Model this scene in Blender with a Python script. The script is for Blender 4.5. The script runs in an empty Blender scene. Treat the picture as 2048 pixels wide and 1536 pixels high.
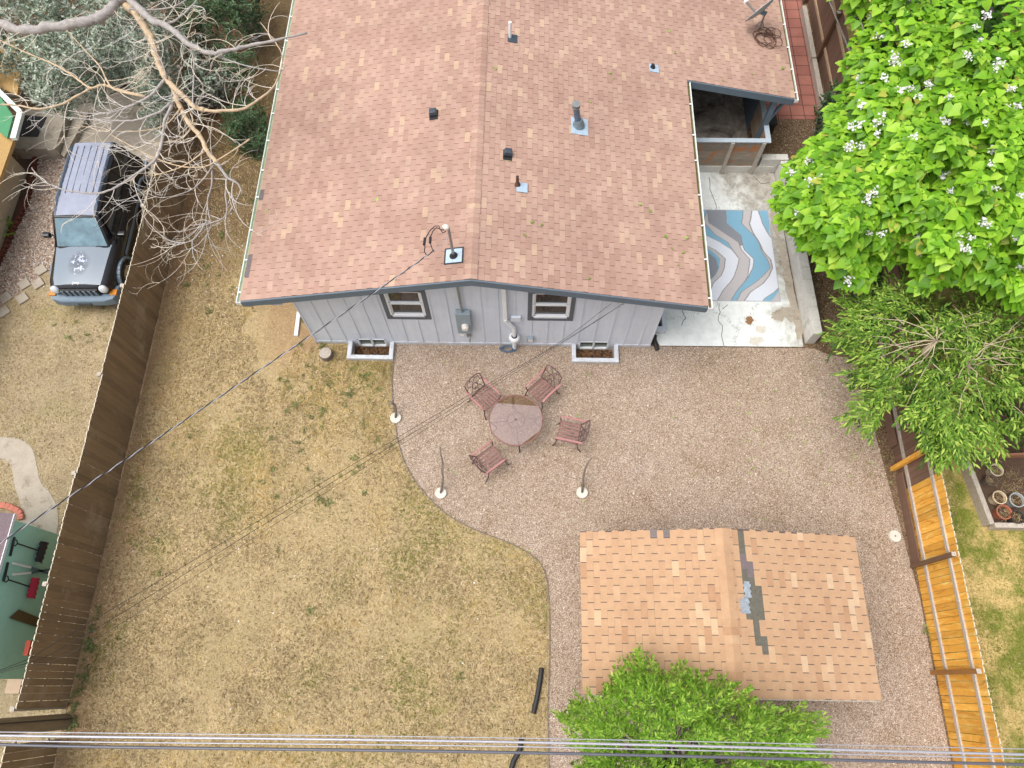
import bpy, bmesh, math, random
import numpy as np
from mathutils import Vector, Matrix
random.seed(7); rng = np.random.default_rng(7)
sc = bpy.context.scene; C = sc.collection
R = math.radians
# ---------------------------------------------------------------- camera
CF, CH = 1446.4, 17.3            # focal length in photo pixels (2048 wide), camera height
def _cam():
    p, r, y = R(67.403), R(-1.1175), R(2.079)
    fwd = np.array([0, math.cos(p), -math.sin(p)]); up = np.array([0, math.sin(p), math.cos(p)]); rt = np.array([1., 0, 0])
    c, s = math.cos(r), math.sin(r)
    rt, up = c*rt+s*up, -s*rt+c*up
    M = np.stack([rt, up, -fwd], 1); cy, sy = math.cos(y), math.sin(y)
    return np.array([[cy, -sy, 0], [sy, cy, 0], [0, 0, 1]]) @ M
CM = _cam()
cd = bpy.data.cameras.new("camera"); cam = bpy.data.objects.new("camera", cd); C.objects.link(cam)
m4 = Matrix.Identity(4)
for i in range(3):
    for j in range(3): m4[i][j] = CM[i, j]
m4[2][3] = CH; cam.matrix_world = m4
cd.sensor_width = 36; cd.lens = 36*CF/2048; cd.clip_end = 600; cd.clip_start = .1
sc.camera = cam
# ---------------------------------------------------------------- light
SUN_EL, SUN_AZ = 66, 252          # degrees; azimuth clockwise from +Y
w = bpy.data.worlds.new("World"); sc.world = w; w.use_nodes = True
wn = w.node_tree; bg = wn.nodes['Background']
sky = wn.nodes.new('ShaderNodeTexSky'); sky.sky_type = 'NISHITA'; sky.sun_disc = False
sky.sun_elevation = R(SUN_EL); sky.sun_rotation = R(SUN_AZ); sky.air_density = 1.0; sky.dust_density = 6.0; sky.ozone_density = 0.6
hs_ = wn.nodes.new('ShaderNodeHueSaturation'); hs_.inputs['Saturation'].default_value = .42   # overcast: a nearly colourless sky
wn.links.new(sky.outputs[0], hs_.inputs['Color']); wn.links.new(hs_.outputs[0], bg.inputs[0]); bg.inputs[1].default_value = .15
sl = bpy.data.lights.new("sun", 'SUN'); sl.energy = 1.3; sl.angle = R(50); sl.color = (1, .975, .94)
so = bpy.data.objects.new("sun", sl); C.objects.link(so)
sd = Vector((math.sin(R(SUN_AZ))*math.cos(R(SUN_EL)), math.cos(R(SUN_AZ))*math.cos(R(SUN_EL)), math.sin(R(SUN_EL))))
so.rotation_euler = (-sd).to_track_quat('-Z', 'Y').to_euler(); so.location = (10, 10, 30)
sc.view_settings.view_transform = 'Standard'; sc.view_settings.look = 'None'
sc.view_settings.exposure = .40; sc.view_settings.gamma = 1
# ---------------------------------------------------------------- survey helpers: a photo point + one known coordinate -> a place in the yard
def ray(u, v): return CM @ np.array([(u-1024)/CF, -(v-768)/CF, -1.0])
def at(u, v, z=0.):
    d = ray(u, v); t = (z-CH)/d[2]; return Vector((d[0]*t, d[1]*t, z))
def aty(u, v, y):
    d = ray(u, v); t = y/d[1]; return Vector((d[0]*t, y, CH+d[2]*t))
def atx(u, v, x):
    d = ray(u, v); t = x/d[0]; return Vector((x, d[1]*t, CH+d[2]*t))
def atplane(u, v, p, n):
    d = ray(u, v); o = np.array([0, 0, CH]); p = np.array(p); n = np.array(n)
    t = np.dot(p-o, n)/np.dot(d, n); return Vector(o+d*t)
# ---------------------------------------------------------------- mesh helpers
class MB:
    def __init__(s): s.v = []; s.f = []; s.m = []
    def add(s, vs, fs, m=0):
        b = len(s.v); s.v += [tuple(v) for v in vs]; s.f += [tuple(b+i for i in f) for f in fs]; s.m += [m]*len(fs); return s
    def box(s, c, d, rz=0, M=None, m=0, taper=1.0):
        x, y, z = d[0]/2, d[1]/2, d[2]/2; t = taper
        vs = [Vector(p) for p in ((-x,-y,-z),(x,-y,-z),(x,y,-z),(-x,y,-z),(-x*t,-y*t,z),(x*t,-y*t,z),(x*t,y*t,z),(-x*t,y*t,z))]
        M = M or Matrix.Rotation(rz, 3, 'Z')
        return s.add([Vector(c)+M@v for v in vs], [(3,2,1,0),(4,5,6,7),(0,1,5,4),(1,2,6,5),(2,3,7,6),(3,0,4,7)], m)
    def bb(s, a, b, m=0):       # axis box from corner to corner
        a = Vector(a); b = Vector(b); return s.box((a+b)/2, [abs(q) for q in (b-a)], m=m)
    def beam(s, a, b, w, h, up=(0,0,1), m=0):
        a = Vector(a); b = Vector(b); d = (b-a).normalized(); u = Vector(up)
        sx = d.cross(u); sx = sx.normalized() if sx.length > 1e-4 else Vector((1,0,0)); u = sx.cross(d).normalized()
        vs = [p+sx*i*w/2+u*j*h/2 for p in (a, b) for i, j in ((-1,-1),(1,-1),(1,1),(-1,1))]
        return s.add(vs, [(0,1,2,3),(7,6,5,4),(0,4,5,1),(1,5,6,2),(2,6,7,3),(3,7,4,0)], m)
    def tube(s, pts, r, n=6, m=0, cap=True):
        pts = [Vector(p) for p in pts]; k = len(pts)
        rr = [r]*k if not hasattr(r, '__len__') else list(r)
        if len(rr) == 2 and k != 2: rr = [rr[0]+(rr[1]-rr[0])*i/(k-1) for i in range(k)]
        vs = []; pu = None
        for i, p in enumerate(pts):
            d = (pts[min(i+1, k-1)]-pts[max(i-1, 0)]); d = d.normalized() if d.length > 1e-9 else Vector((0,0,1))
            if pu is None:
                a = Vector((0,0,1)) if abs(d.z) < .9 else Vector((1,0,0)); pu = d.cross(a).normalized()
            pu = (pu-d*pu.dot(d)); pu = pu.normalized() if pu.length > 1e-6 else d.orthogonal().normalized()
            q = d.cross(pu)
            for j in range(n):
                a = 2*math.pi*j/n; vs.append(p+(pu*math.cos(a)+q*math.sin(a))*rr[i])
        fs = [(i*n+j, i*n+(j+1) % n, (i+1)*n+(j+1) % n, (i+1)*n+j) for i in range(k-1) for j in range(n)]
        if cap: fs += [tuple(range(n))[::-1], tuple((k-1)*n+j for j in range(n))]
        return s.add(vs, fs, m)
    def lathe(s, prof, c=(0,0,0), n=20, M=None, m=0):
        c = Vector(c); vs = []
        for r, z in prof:
            for j in range(n):
                a = 2*math.pi*j/n; v = Vector((r*math.cos(a), r*math.sin(a), z)); vs.append(c+(M@v if M else v))
        k = len(prof)
        fs = [(i*n+j, i*n+(j+1) % n, (i+1)*n+(j+1) % n, (i+1)*n+j) for i in range(k-1) for j in range(n)]
        return s.add(vs, fs+[tuple(range(n))[::-1], tuple((k-1)*n+j for j in range(n))], m)
    def quad(s, a, b, c, d, m=0): return s.add([a, b, c, d], [(0,1,2,3)], m)
ORG = {}
def link(name, me, mats, parent=None, smooth=False, local=False):
    for mt in (mats if isinstance(mats, (list, tuple)) else [mats]): me.materials.append(mt)
    o = bpy.data.objects.new(name, me); C.objects.link(o)
    me.polygons.foreach_set('use_smooth', [bool(smooth)]*len(me.polygons))
    if parent is not None:
        o.parent = parent
        og = ORG.get(parent.name, Vector((0,0,0))); ORG[o.name] = og
        if not local and og.length > 0: me.transform(Matrix.Translation(-og))
    return o
def build(mb, name, mats, parent=None, smooth=False, local=False, bevel=0, auto=None):
    me = bpy.data.meshes.new(name); me.from_pydata([tuple(v) for v in mb.v], [], mb.f)
    me.polygons.foreach_set('material_index', mb.m); me.update()
    bm = bmesh.new(); bm.from_mesh(me); bmesh.ops.recalc_face_normals(bm, faces=bm.faces); bm.to_mesh(me); bm.free()
    o = link(name, me, mats, parent, smooth, local)
    if bevel:
        b = o.modifiers.new('bevel', 'BEVEL'); b.width = bevel; b.segments = 2; b.limit_method = 'ANGLE'
    if smooth == 'auto' or auto:
        try: me.set_sharp_from_angle(angle=R(auto or 40))
        except Exception: pass
    return o
def tag(o, label=None, cat=None, group=None, kind=None):
    if label: o['label'] = label
    if cat: o['category'] = cat
    if group: o['group'] = group
    if kind: o['kind'] = kind
    return o
def thing(name, label, cat, loc=(0,0,0), group=None, rz=0):
    o = bpy.data.objects.new(name, None); C.objects.link(o); o.location = loc; o.rotation_euler = (0, 0, rz); o.empty_display_size = .3
    ORG[o.name] = Vector(loc); return tag(o, label, cat, group)
def copy_tree(o, parent=None):
    c = o.copy(); C.objects.link(c)
    if parent: c.parent = parent
    for ch in list(o.children): copy_tree(ch, c)
    return c
def npmesh(name, V, F, mats, parent=None, smooth=False, local=False, midx=None, attr=None):
    """V (n,3), F (m,k) same-size faces"""
    me = bpy.data.meshes.new(name); V = np.asarray(V, np.float32); F = np.asarray(F, np.int32); k = F.shape[1]
    me.vertices.add(len(V)); me.vertices.foreach_set('co', V.ravel())
    me.loops.add(F.size); me.loops.foreach_set('vertex_index', F.ravel())
    me.polygons.add(len(F)); me.polygons.foreach_set('loop_start', np.arange(0, F.size, k, dtype=np.int32))
    if midx is not None: me.polygons.foreach_set('material_index', np.asarray(midx, np.int32))
    me.update(calc_edges=True); me.validate()
    if attr is not None:
        a = me.color_attributes.new('tint', 'FLOAT_COLOR', 'POINT'); a.data.foreach_set('color', np.asarray(attr, np.float32).ravel())
    return link(name, me, mats, parent, smooth, local)
def norm(a): return a/np.maximum(np.linalg.norm(a, axis=-1, keepdims=True), 1e-9)
def instances(T, F, pos, d, n, s, w=None):
    """template T: x = across, y = along, z = up; one copy per row"""
    d = norm(d); x = norm(np.cross(d, n)); n = np.cross(x, d)
    T = np.asarray(T, float); s = np.asarray(s, float).reshape(-1, 1, 1)
    wx = s if w is None else np.asarray(w, float).reshape(-1, 1, 1)
    V = pos[:, None, :]+x[:, None, :]*T[None, :, 0:1]*wx+d[:, None, :]*T[None, :, 1:2]*s+n[:, None, :]*T[None, :, 2:3]*s
    F = np.asarray(F); FF = (np.arange(len(pos))[:, None, None]*len(T)+F[None]).reshape(-1, F.shape[1])
    return V.reshape(-1, 3), FF
def vnoise(x, y, seed=0):
    x = np.asarray(x, float); y = np.asarray(y, float); xi = np.floor(x).astype(int); yi = np.floor(y).astype(int); fx = x-xi; fy = y-yi
    fx = fx*fx*(3-2*fx); fy = fy*fy*(3-2*fy)
    def h(a, b):
        n = (a*374761393+b*668265263+seed*1442695) & 0x7fffffff; n = ((n ^ (n >> 13))*1274126177) & 0x7fffffff; return ((n ^ (n >> 16)) & 0xffff)/65535.
    return (h(xi, yi)*(1-fx)+h(xi+1, yi)*fx)*(1-fy)+(h(xi, yi+1)*(1-fx)+h(xi+1, yi+1)*fx)*fy
def fbm(x, y, seed=0): return .5*vnoise(x, y, seed)+.3*vnoise(x*2.1, y*2.1, seed+1)+.2*vnoise(x*4.3, y*4.3, seed+2)
def inpoly(x, y, P):
    r = np.zeros(np.shape(x), bool); n = len(P)
    for i in range(n):
        x1, y1 = P[i][:2]; x2, y2 = P[(i+1) % n][:2]
        c = ((y1 > y) != (y2 > y)); 
        with np.errstate(divide='ignore', invalid='ignore'): r ^= c & (x < (x2-x1)*(y-y1)/(y2-y1+1e-12)+x1)
    return r
def polydist(x, y, P):
    d = np.full(np.shape(x), 1e9); n = len(P)
    for i in range(n):
        a = np.array(P[i][:2]); b = np.array(P[(i+1) % n][:2]); ab = b-a
        t = np.clip(((x-a[0])*ab[0]+(y-a[1])*ab[1])/(ab@ab+1e-12), 0, 1); d = np.minimum(d, np.hypot(x-a[0]-t*ab[0], y-a[1]-t*ab[1]))
    return d
# ---------------------------------------------------------------- materials
def srgb(r, g, b):
    f = lambda c: (c/255/12.92 if c/255 <= .04045 else ((c/255+.055)/1.055)**2.4)
    return (f(r), f(g), f(b))
class NT:
    def __init__(s, name):
        s.mat = bpy.data.materials.new(name); s.mat.use_nodes = True; s.t = s.mat.node_tree; s.b = s.t.nodes['Principled BSDF']
    def n(s, typ, **k):
        o = s.t.nodes.new('ShaderNode'+typ)
        for a, b in k.items(): setattr(o, a, b)
        return o
    def l(s, a, b): s.t.links.new(a, b)
    def co(s, kind='Object'): return s.n('TexCoord').outputs[kind]
    def noise(s, scale, detail=4, rough=.6, vec=None, dist=0, out='Fac'):
        n = s.n('TexNoise'); n.inputs['Scale'].default_value = scale; n.inputs['Detail'].default_value = detail
        n.inputs['Roughness'].default_value = rough; n.inputs['Distortion'].default_value = dist
        s.l(vec or s.co(), n.inputs['Vector']); return n.outputs[out]
    def ramp(s, fac, stops, interp='LINEAR'):
        r = s.n('ValToRGB'); r.color_ramp.interpolation = interp; el = r.color_ramp.elements
        while len(el) < len(stops): el.new(.5)
        for e, (p, c) in zip(el, stops): e.position = p; e.color = (*c, 1) if len(c) == 3 else c
        s.l(fac, r.inputs[0]); return r.outputs[0]
    def mix(s, f, a, b, mode='MIX'):
        m = s.n('Mix', data_type='RGBA', blend_type=mode)
        for sock, v in ((m.inputs[0], f), (m.inputs[6], a), (m.inputs[7], b)):
            if isinstance(v, (int, float)): sock.default_value = v
            elif isinstance(v, tuple): sock.default_value = (*v, 1) if len(v) == 3 else v
            else: s.l(v, sock)
        return m.outputs[2]
    def math(s, op, a, b=0., c=0.):
        m = s.n('Math', operation=op)
        for sock, v in zip(m.inputs, (a, b, c)):
            if isinstance(v, (int, float)): sock.default_value = v
            else: s.l(v, sock)
        return m.outputs[0]
    def xyz(s, vec=None):
        x = s.n('SeparateXYZ'); s.l(vec or s.co(), x.inputs[0]); return x.outputs
    def island(s): return s.n('NewGeometry').outputs['Random Per Island']
    def bump(s, h, strength=.3, dist=.01):
        b = s.n('Bump'); b.inputs['Strength'].default_value = strength; b.inputs['Distance'].default_value = dist
        s.l(h, b.inputs['Height']); s.l(b.outputs[0], s.b.inputs['Normal'])
    def col(s, c): s.l(c, s.b.inputs['Base Color'])
    def fin(s, rough=.8, metal=0, spec=None, trans=0):
        s.b.inputs['Roughness'].default_value = rough; s.b.inputs['Metallic'].default_value = metal
        if spec is not None: s.b.inputs['Specular IOR Level'].default_value = spec
        return s.mat
def mul(c, k): return tuple(min(1, x*k) for x in c)
def surf(name, c, rough=.7, var=.18, scale=6, bump=0, metal=0, isl=0, fine=0, spec=None, dirt=None, stretch=None):
    t = NT(name); v = None
    if stretch:
        mp = t.n('Mapping'); mp.inputs['Scale'].default_value = stretch; t.l(t.co(), mp.inputs[0]); v = mp.outputs[0]
    nz = t.noise(scale, 6, .65, v); col = t.ramp(nz, [(.25, mul(c, 1-var)), (.5, c), (.75, mul(c, 1+var))])
    if isl: col = t.mix(1.0, col, t.ramp(t.island(), [(0, (1-isl,)*3), (1, (1+isl,)*3)]), 'MULTIPLY')
    if fine: col = t.mix(1.0, col, t.ramp(t.noise(fine, 2, .5), [(.3, (.8,)*3), (.7, (1.2,)*3)]), 'MULTIPLY')
    if dirt: col = t.mix(t.ramp(t.noise(dirt[1], 5, .7), [(dirt[2], (0,0,0)), (dirt[2]+.15, (1,1,1))]), col, dirt[0])
    t.col(col)
    if bump: t.bump(t.noise(scale*4 if not fine else fine, 3, .6, v), bump, .01)
    return t.fin(rough, metal, spec)
def shingle(name, stops, stain, k=.79):
    t = NT(name); c = t.ramp(t.island(), [(a, mul(b, k)) for a, b in stops])
    c = t.mix(1.0, c, t.ramp(t.noise(110, 3, .7), [(.25, (.78,)*3), (.75, (1.2,)*3)]), 'MULTIPLY')
    c = t.mix(1.0, c, t.ramp(t.noise(.7, 5, .65), [(.3, stain), (.6, (1.04,)*3)]), 'MULTIPLY')
    c = t.mix(1.0, c, t.ramp(t.noise(6, 4, .6), [(.3, (.93,)*3), (.7, (1.05,)*3)]), 'MULTIPLY')
    t.col(c); t.bump(t.noise(160, 2, .6), .35, .004); return t.fin(.92, spec=.15)
M = {}
hs = lambda r, g, b, k=1.: mul(srgb(r, g, b), k)
M['roof'] = shingle('house_shingle', [(0, hs(184,150,134)), (.35, hs(191,157,141)), (.75, hs(195,162,146)), (.95, hs(201,170,151)), (1, hs(207,178,152))], (.86,.84,.84))
M['shed_roof'] = shingle('shed_shingle', [(0, hs(186,146,114)), (.10, hs(195,158,125)), (.88, hs(200,164,130)), (.94, hs(207,174,140)), (1, hs(212,184,152))], (.95,.93,.92), .84)
M['tab_dark'] = surf('old_dark_tab', hs(116,106,104), .9, .2, 20, .3, fine=90, isl=.15)
M['felt'] = surf('roofing_felt', hs(100,97,86), .95, .25, 14, .2, fine=80)
M['tab_purple'] = surf('dark_plum_tab', hs(112,100,102), .9, .12, 20, .3, fine=90)
M['patch_grey'] = surf('grey_patch', hs(146,154,163), .8, .2, 12, .2, fine=60)
M['under'] = surf('roof_underlay', hs(112,84,74), .95, .15, 8)
M['under_shed'] = surf('shed_underlay', hs(92,80,78), .95, .15, 8)
M['fascia'] = surf('slate_blue_paint', hs(98,112,124), .6, .05, 5)
M['wall'] = surf('pale_grey_paint', hs(206,212,221), .65, .04, 3, .04, dirt=(hs(178,180,186), 1.6, .62))
def wallpaint():
    t = NT('pale_grey_wall_paint'); v = t.co(); x = t.xyz(v)
    c = t.ramp(t.noise(2.2, 6, .7, v), [(.3, hs(206,213,223)), (.7, hs(218,223,231))])
    sp = t.math('ADD', t.math('MULTIPLY', x[2], -3.2), t.math('MULTIPLY', t.noise(5, 6, .75, v), 1.6)); c = t.mix(t.ramp(sp, [(.2, (0,0,0)), (.75, (.6,)*3)]), c, hs(164,150,132))
    mp = t.n('Mapping'); mp.inputs['Scale'].default_value = (9, 9, .6); t.l(v, mp.inputs[0]); c = t.mix(1.0, c, t.ramp(t.noise(1., 5, .65, mp.outputs[0]), [(.35, (.93,.935,.94)), (.6, (1.01,)*3)]), 'MULTIPLY')
    t.col(c); t.bump(t.noise(40, 3, .6, v), .08, .004); return t.fin(.7)
M['wall'] = wallpaint()
M['trimdark'] = surf('charcoal_paint', hs(92,98,106), .6, .06, 5)
M['white'] = surf('white_paint', hs(232,234,236), .5, .04, 6, dirt=(hs(196,196,190), 5, .66))
M['gutter'] = surf('white_gutter', hs(226,232,226), .45, .05, 6, dirt=(hs(176,190,160), 3, .6))
M['gutter_moss'] = surf('gutter_leaf_litter', hs(96,88,52), .95, .5, 30, .6, fine=60)
M['guttergreen'] = surf('gutter_inside', hs(160,178,142), .7, .2, 10)
M['glass'] = surf('window_glass', (.02,.02,.022), .05, .3, 2, spec=.9)
M['glassgreen'] = surf('basement_glass', hs(78,92,80), .12, .35, 3, spec=.8)
M['interior'] = surf('brown_blind', hs(62,50,42), .5, .3, 8)
M['concrete'] = surf('concrete', hs(170,160,145), .9, .12, 3, .25, fine=70, dirt=(hs(128,116,98), 2.2, .55))
M['concrete_lt'] = surf('pale_concrete', hs(205,200,188), .9, .08, 6, .2, fine=70)
M['block'] = surf('cinder_block', hs(202,199,192), .9, .12, 3, .35, fine=60, isl=.07, dirt=(hs(150,148,138), 1.6, .6))
M['meter'] = surf('grey_meter_paint', hs(142,156,164), .5, .06, 6)
M['metal'] = surf('galvanised', hs(150,152,150), .4, .15, 12, metal=.5)
M['steelblue'] = surf('flashing_metal', hs(176,196,212), .4, .15, 8, metal=.2)
M['black'] = surf('black_rubber', (.018,.018,.02), .6, .3, 12)
M['blackvent'] = surf('black_vent_plastic', hs(62,72,82), .45, .1, 12)
M['bluepipe'] = surf('blue_grey_pipe', hs(100,124,146), .4, .25, 6, metal=.5)
M['rust'] = surf('rusty_iron', hs(92,62,50), .85, .3, 20, .3)
M['cable'] = surf('dark_cable', hs(40,40,40), .95, .2, 10)
M['cablesilver'] = surf('silver_strand', hs(176,176,184), .4, .15, 30, metal=.3)
M['cablegrey'] = surf('grey_cable', hs(70,66,60), .95, .2, 10)
M['insul'] = surf('white_preform', hs(228,222,214), .5, .1, 10)
M['brown_fence'] = surf('brown_fence_stain', hs(130,108,80), .85, .2, 2.5, .2, isl=.17, stretch=(3,3,.5), dirt=(hs(154,136,110), .9, .55))
M['fencetop'] = surf('bare_cut_end', hs(206,196,176), .9, .08, 9)
M['darkbrown'] = surf('dark_brown_stain', hs(118,90,74), .8, .14, 3, .2, isl=.12, stretch=(3,3,.5))
M['greywood'] = surf('weathered_wood', hs(178,168,156), .9, .2, 5, .4, isl=.1, stretch=(6,1,6), fine=40)
M['agedwood'] = surf('aged_planks', hs(142,132,118), .9, .25, 3, .4, isl=.16, dirt=(hs(186,112,50), 2.6, .49), stretch=(1,1,3))
M['stick'] = surf('driftwood', hs(120,108,98), .9, .3, 20, .5)
M['bark'] = surf('grey_bark', hs(160,154,150), .9, .3, 10, .9, stretch=(1,1,1))
M['tanbark'] = surf('peeled_tan_bark', hs(190,168,138), .85, .25, 10, .6, dirt=(hs(150,140,132), 5, .52))
M['twig'] = surf('pale_twigs', hs(216,204,184), .85, .1, 3, isl=.22, dirt=(hs(208,206,204), .8, .46))
M['palebranch'] = surf('pale_branch', hs(184,168,142), .85, .15, 12)
M['greybranch'] = surf('grey_limb', hs(132,126,120), .9, .2, 12, .4)
M['soil'] = surf('garden_soil', hs(88,68,54), .98, .3, 10, .8, fine=60)
M['mulch'] = surf('leaf_mulch', hs(74,54,40), .95, .5, 14, .8, fine=60)
M['deadleaf'] = surf('dead_brown_leaf', hs(124,92,64), .9, .2, 9, isl=.45)
M['redpave'] = None
def picket_new():
    t = NT('new_cedar'); 
    mp = t.n('Mapping'); mp.inputs['Scale'].default_value = (1, 3.2, .55); t.l(t.co(), mp.inputs[0])
    isl = t.island(); ad = t.n('VectorMath', operation='ADD'); cb = t.n('CombineXYZ'); t.l(t.math('MULTIPLY', isl, 37.), cb.inputs[0]); t.l(t.math('MULTIPLY', isl, 11.), cb.inputs[2])
    t.l(mp.outputs[0], ad.inputs[0]); t.l(cb.outputs[0], ad.inputs[1])
    nz = t.noise(1.7, 4, .55, ad.outputs[0], 2.2)
    c = t.ramp(nz, [(.28, hs(212,140,46)), (.42, hs(240,172,66)), (.58, hs(246,186,80)), (.7, hs(252,216,130))])
    c = t.mix(1.0, c, t.ramp(t.noise(40, 3, .6, ad.outputs[0]), [(.3, (.9,)*3), (.7, (1.06,)*3)]), 'MULTIPLY')
    c = t.mix(1.0, c, t.ramp(isl, [(0, (.74,)*3), (1, (1.12,)*3)]), 'MULTIPLY')
    c = t.mix(t.ramp(t.noise(4.5, 3, .5, ad.outputs[0], 1.5), [(.64, (0,0,0)), (.72, (.55,)*3)]), c, hs(150,92,44))
    t.col(c); return t.fin(.65)
M['cedar'] = picket_new()
def lawn_mat(name, stops, patch, dirtc):
    t = NT(name); v = t.co(); x = t.xyz(v)
    big = t.noise(.35, 6, .68, v); fine = t.noise(16, 5, .75, v, 1.2); vf = t.noise(55, 3, .7, v)
    c = t.ramp(fine, [(a, mul(b, .88)) for a, b in stops])
    c = t.mix(1.0, c, t.ramp(vf, [(.3, (.72,)*3), (.7, (1.25,)*3)]), 'MULTIPLY')
    g = t.ramp(t.math('ADD', t.math('MULTIPLY', big, .75), t.math('MULTIPLY', t.noise(4, 4, .7, v), .25)), [(.53, (0,0,0)), (.66, (1,1,1))])
    c = t.mix(t.math('MULTIPLY', g, .38), c, t.mix(1.0, patch, t.ramp(vf, [(.3, (.6,)*3), (.7, (1.4,)*3)]), 'MULTIPLY'))
    c = t.mix(1.0, c, t.ramp(t.noise(1.3, 5, .7, v), [(.3, (.86,)*3), (.7, (1.1,)*3)]), 'MULTIPLY')
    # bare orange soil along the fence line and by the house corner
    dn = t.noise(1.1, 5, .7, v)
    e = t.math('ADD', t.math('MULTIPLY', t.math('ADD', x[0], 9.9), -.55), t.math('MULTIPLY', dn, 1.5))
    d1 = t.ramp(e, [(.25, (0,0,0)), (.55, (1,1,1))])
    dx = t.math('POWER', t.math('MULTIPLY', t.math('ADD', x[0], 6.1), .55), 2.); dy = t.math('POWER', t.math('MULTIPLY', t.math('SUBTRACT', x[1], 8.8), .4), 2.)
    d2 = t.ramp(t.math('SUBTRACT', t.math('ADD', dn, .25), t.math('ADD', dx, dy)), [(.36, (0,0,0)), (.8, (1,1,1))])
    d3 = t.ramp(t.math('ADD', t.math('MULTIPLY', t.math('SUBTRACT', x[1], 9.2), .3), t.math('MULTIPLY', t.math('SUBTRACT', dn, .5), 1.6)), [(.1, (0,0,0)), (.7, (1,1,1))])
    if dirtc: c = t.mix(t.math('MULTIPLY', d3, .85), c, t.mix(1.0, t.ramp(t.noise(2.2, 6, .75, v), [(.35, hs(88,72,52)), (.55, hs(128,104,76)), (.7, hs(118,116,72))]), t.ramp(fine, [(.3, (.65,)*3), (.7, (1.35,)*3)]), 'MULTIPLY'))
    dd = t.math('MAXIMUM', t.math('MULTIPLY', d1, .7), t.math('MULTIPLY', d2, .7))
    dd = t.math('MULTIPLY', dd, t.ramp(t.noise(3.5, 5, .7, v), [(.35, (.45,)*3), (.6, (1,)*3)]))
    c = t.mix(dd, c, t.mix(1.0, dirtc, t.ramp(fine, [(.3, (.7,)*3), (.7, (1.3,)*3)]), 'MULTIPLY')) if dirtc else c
    t.col(c); t.bump(fine, .9, .03); return t.fin(.95, spec=.1)
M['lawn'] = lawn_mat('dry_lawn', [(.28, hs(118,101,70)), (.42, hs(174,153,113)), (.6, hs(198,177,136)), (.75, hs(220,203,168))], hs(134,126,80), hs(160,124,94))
M['lawn_l'] = lawn_mat('neighbour_dry_lawn', [(.28, hs(116,100,74)), (.45, hs(168,150,118)), (.6, hs(184,168,138)), (.75, hs(206,192,164))], hs(120,122,60), None)
def lawn_r():
    t = NT('patchy_green_lawn'); v = t.co(); f = t.noise(22, 5, .75, v, 1.)
    g = t.ramp(t.noise(1.1, 6, .7, v), [(.42, (0,0,0)), (.58, (1,1,1))])
    a = t.ramp(f, [(.3, hs(150,126,74)), (.5, hs(196,170,112)), (.7, hs(214,194,140))]); b = t.ramp(f, [(.3, hs(74,88,34)), (.5, hs(116,124,52)), (.7, hs(150,152,76))])
    t.col(t.mix(g, a, b)); t.bump(f, .8, .03); return t.fin(.95, spec=.1)
M['lawn_r'] = lawn_r()
def gravel(name, cols, scale, stain=(.9,.86,.79), dark=.6, kk=.83):
    t = NT(name); v = t.co()
    vo = t.n('TexVoronoi'); vo.inputs['Scale'].default_value = scale; t.l(v, vo.inputs['Vector'])
    wet = t.ramp(t.noise(1.1, 7, .75, v, .8), [(.5, (1,1,1)), (.68, (.80,.76,.68))])
    wn_ = t.n('TexWhiteNoise'); t.l(vo.outputs['Position'], wn_.inputs['Vector'])
    c = t.ramp(wn_.outputs['Value'], [(a, tuple(x*y*kk for x, y in zip(b, (1.03, 1., .955)))) for a, b in cols])
    edge = t.ramp(vo.outputs['Distance'], [(.35, (1,1,1)), (.75, (dark,)*3)])
    c = t.mix(1.0, c, edge, 'MULTIPLY')
    c = t.mix(1.0, c, t.ramp(t.noise(.45, 6, .7, v), [(.35, stain), (.62, (1.03,)*3)]), 'MULTIPLY'); c = t.mix(1.0, c, wet, 'MULTIPLY')
    c = t.mix(1.0, c, t.ramp(t.noise(3, 4, .7, v), [(.3, (.92,)*3), (.7, (1.06,)*3)]), 'MULTIPLY')
    t.col(c); t.bump(t.math('SUBTRACT', 1., vo.outputs['Distance']), .8, .02); return t.fin(.9, spec=.2)
PC = [(0, hs(140,120,106)), (.2, hs(178,156,140)), (.45, hs(200,180,164)), (.7, hs(216,198,182)), (.92, hs(232,219,206)), (1, hs(246,241,236))]
M['gravel'] = gravel('pea_gravel', PC, 60)
M['gravel2'] = gravel('river_stones', [(0, hs(120,96,84)), (.25, hs(176,150,134)), (.5, hs(200,180,164)), (.7, hs(170,166,166)), (.9, hs(226,214,204)), (1, hs(244,240,236))], 24, (.95,.95,.95))
M['dirtgravel'] = gravel('dirt_with_gravel', [(0, hs(104,84,64)), (.5, hs(142,118,94)), (1, hs(176,154,130))], 46, (.8,.78,.74))
def pebble():
    t = NT('loose_pebble'); t.col(t.ramp(t.island(), [(a, tuple(x*y for x, y in zip(b, (.84,.81,.75)))) for a, b in PC])); return t.fin(.85)
M['pebble'] = pebble()
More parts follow.
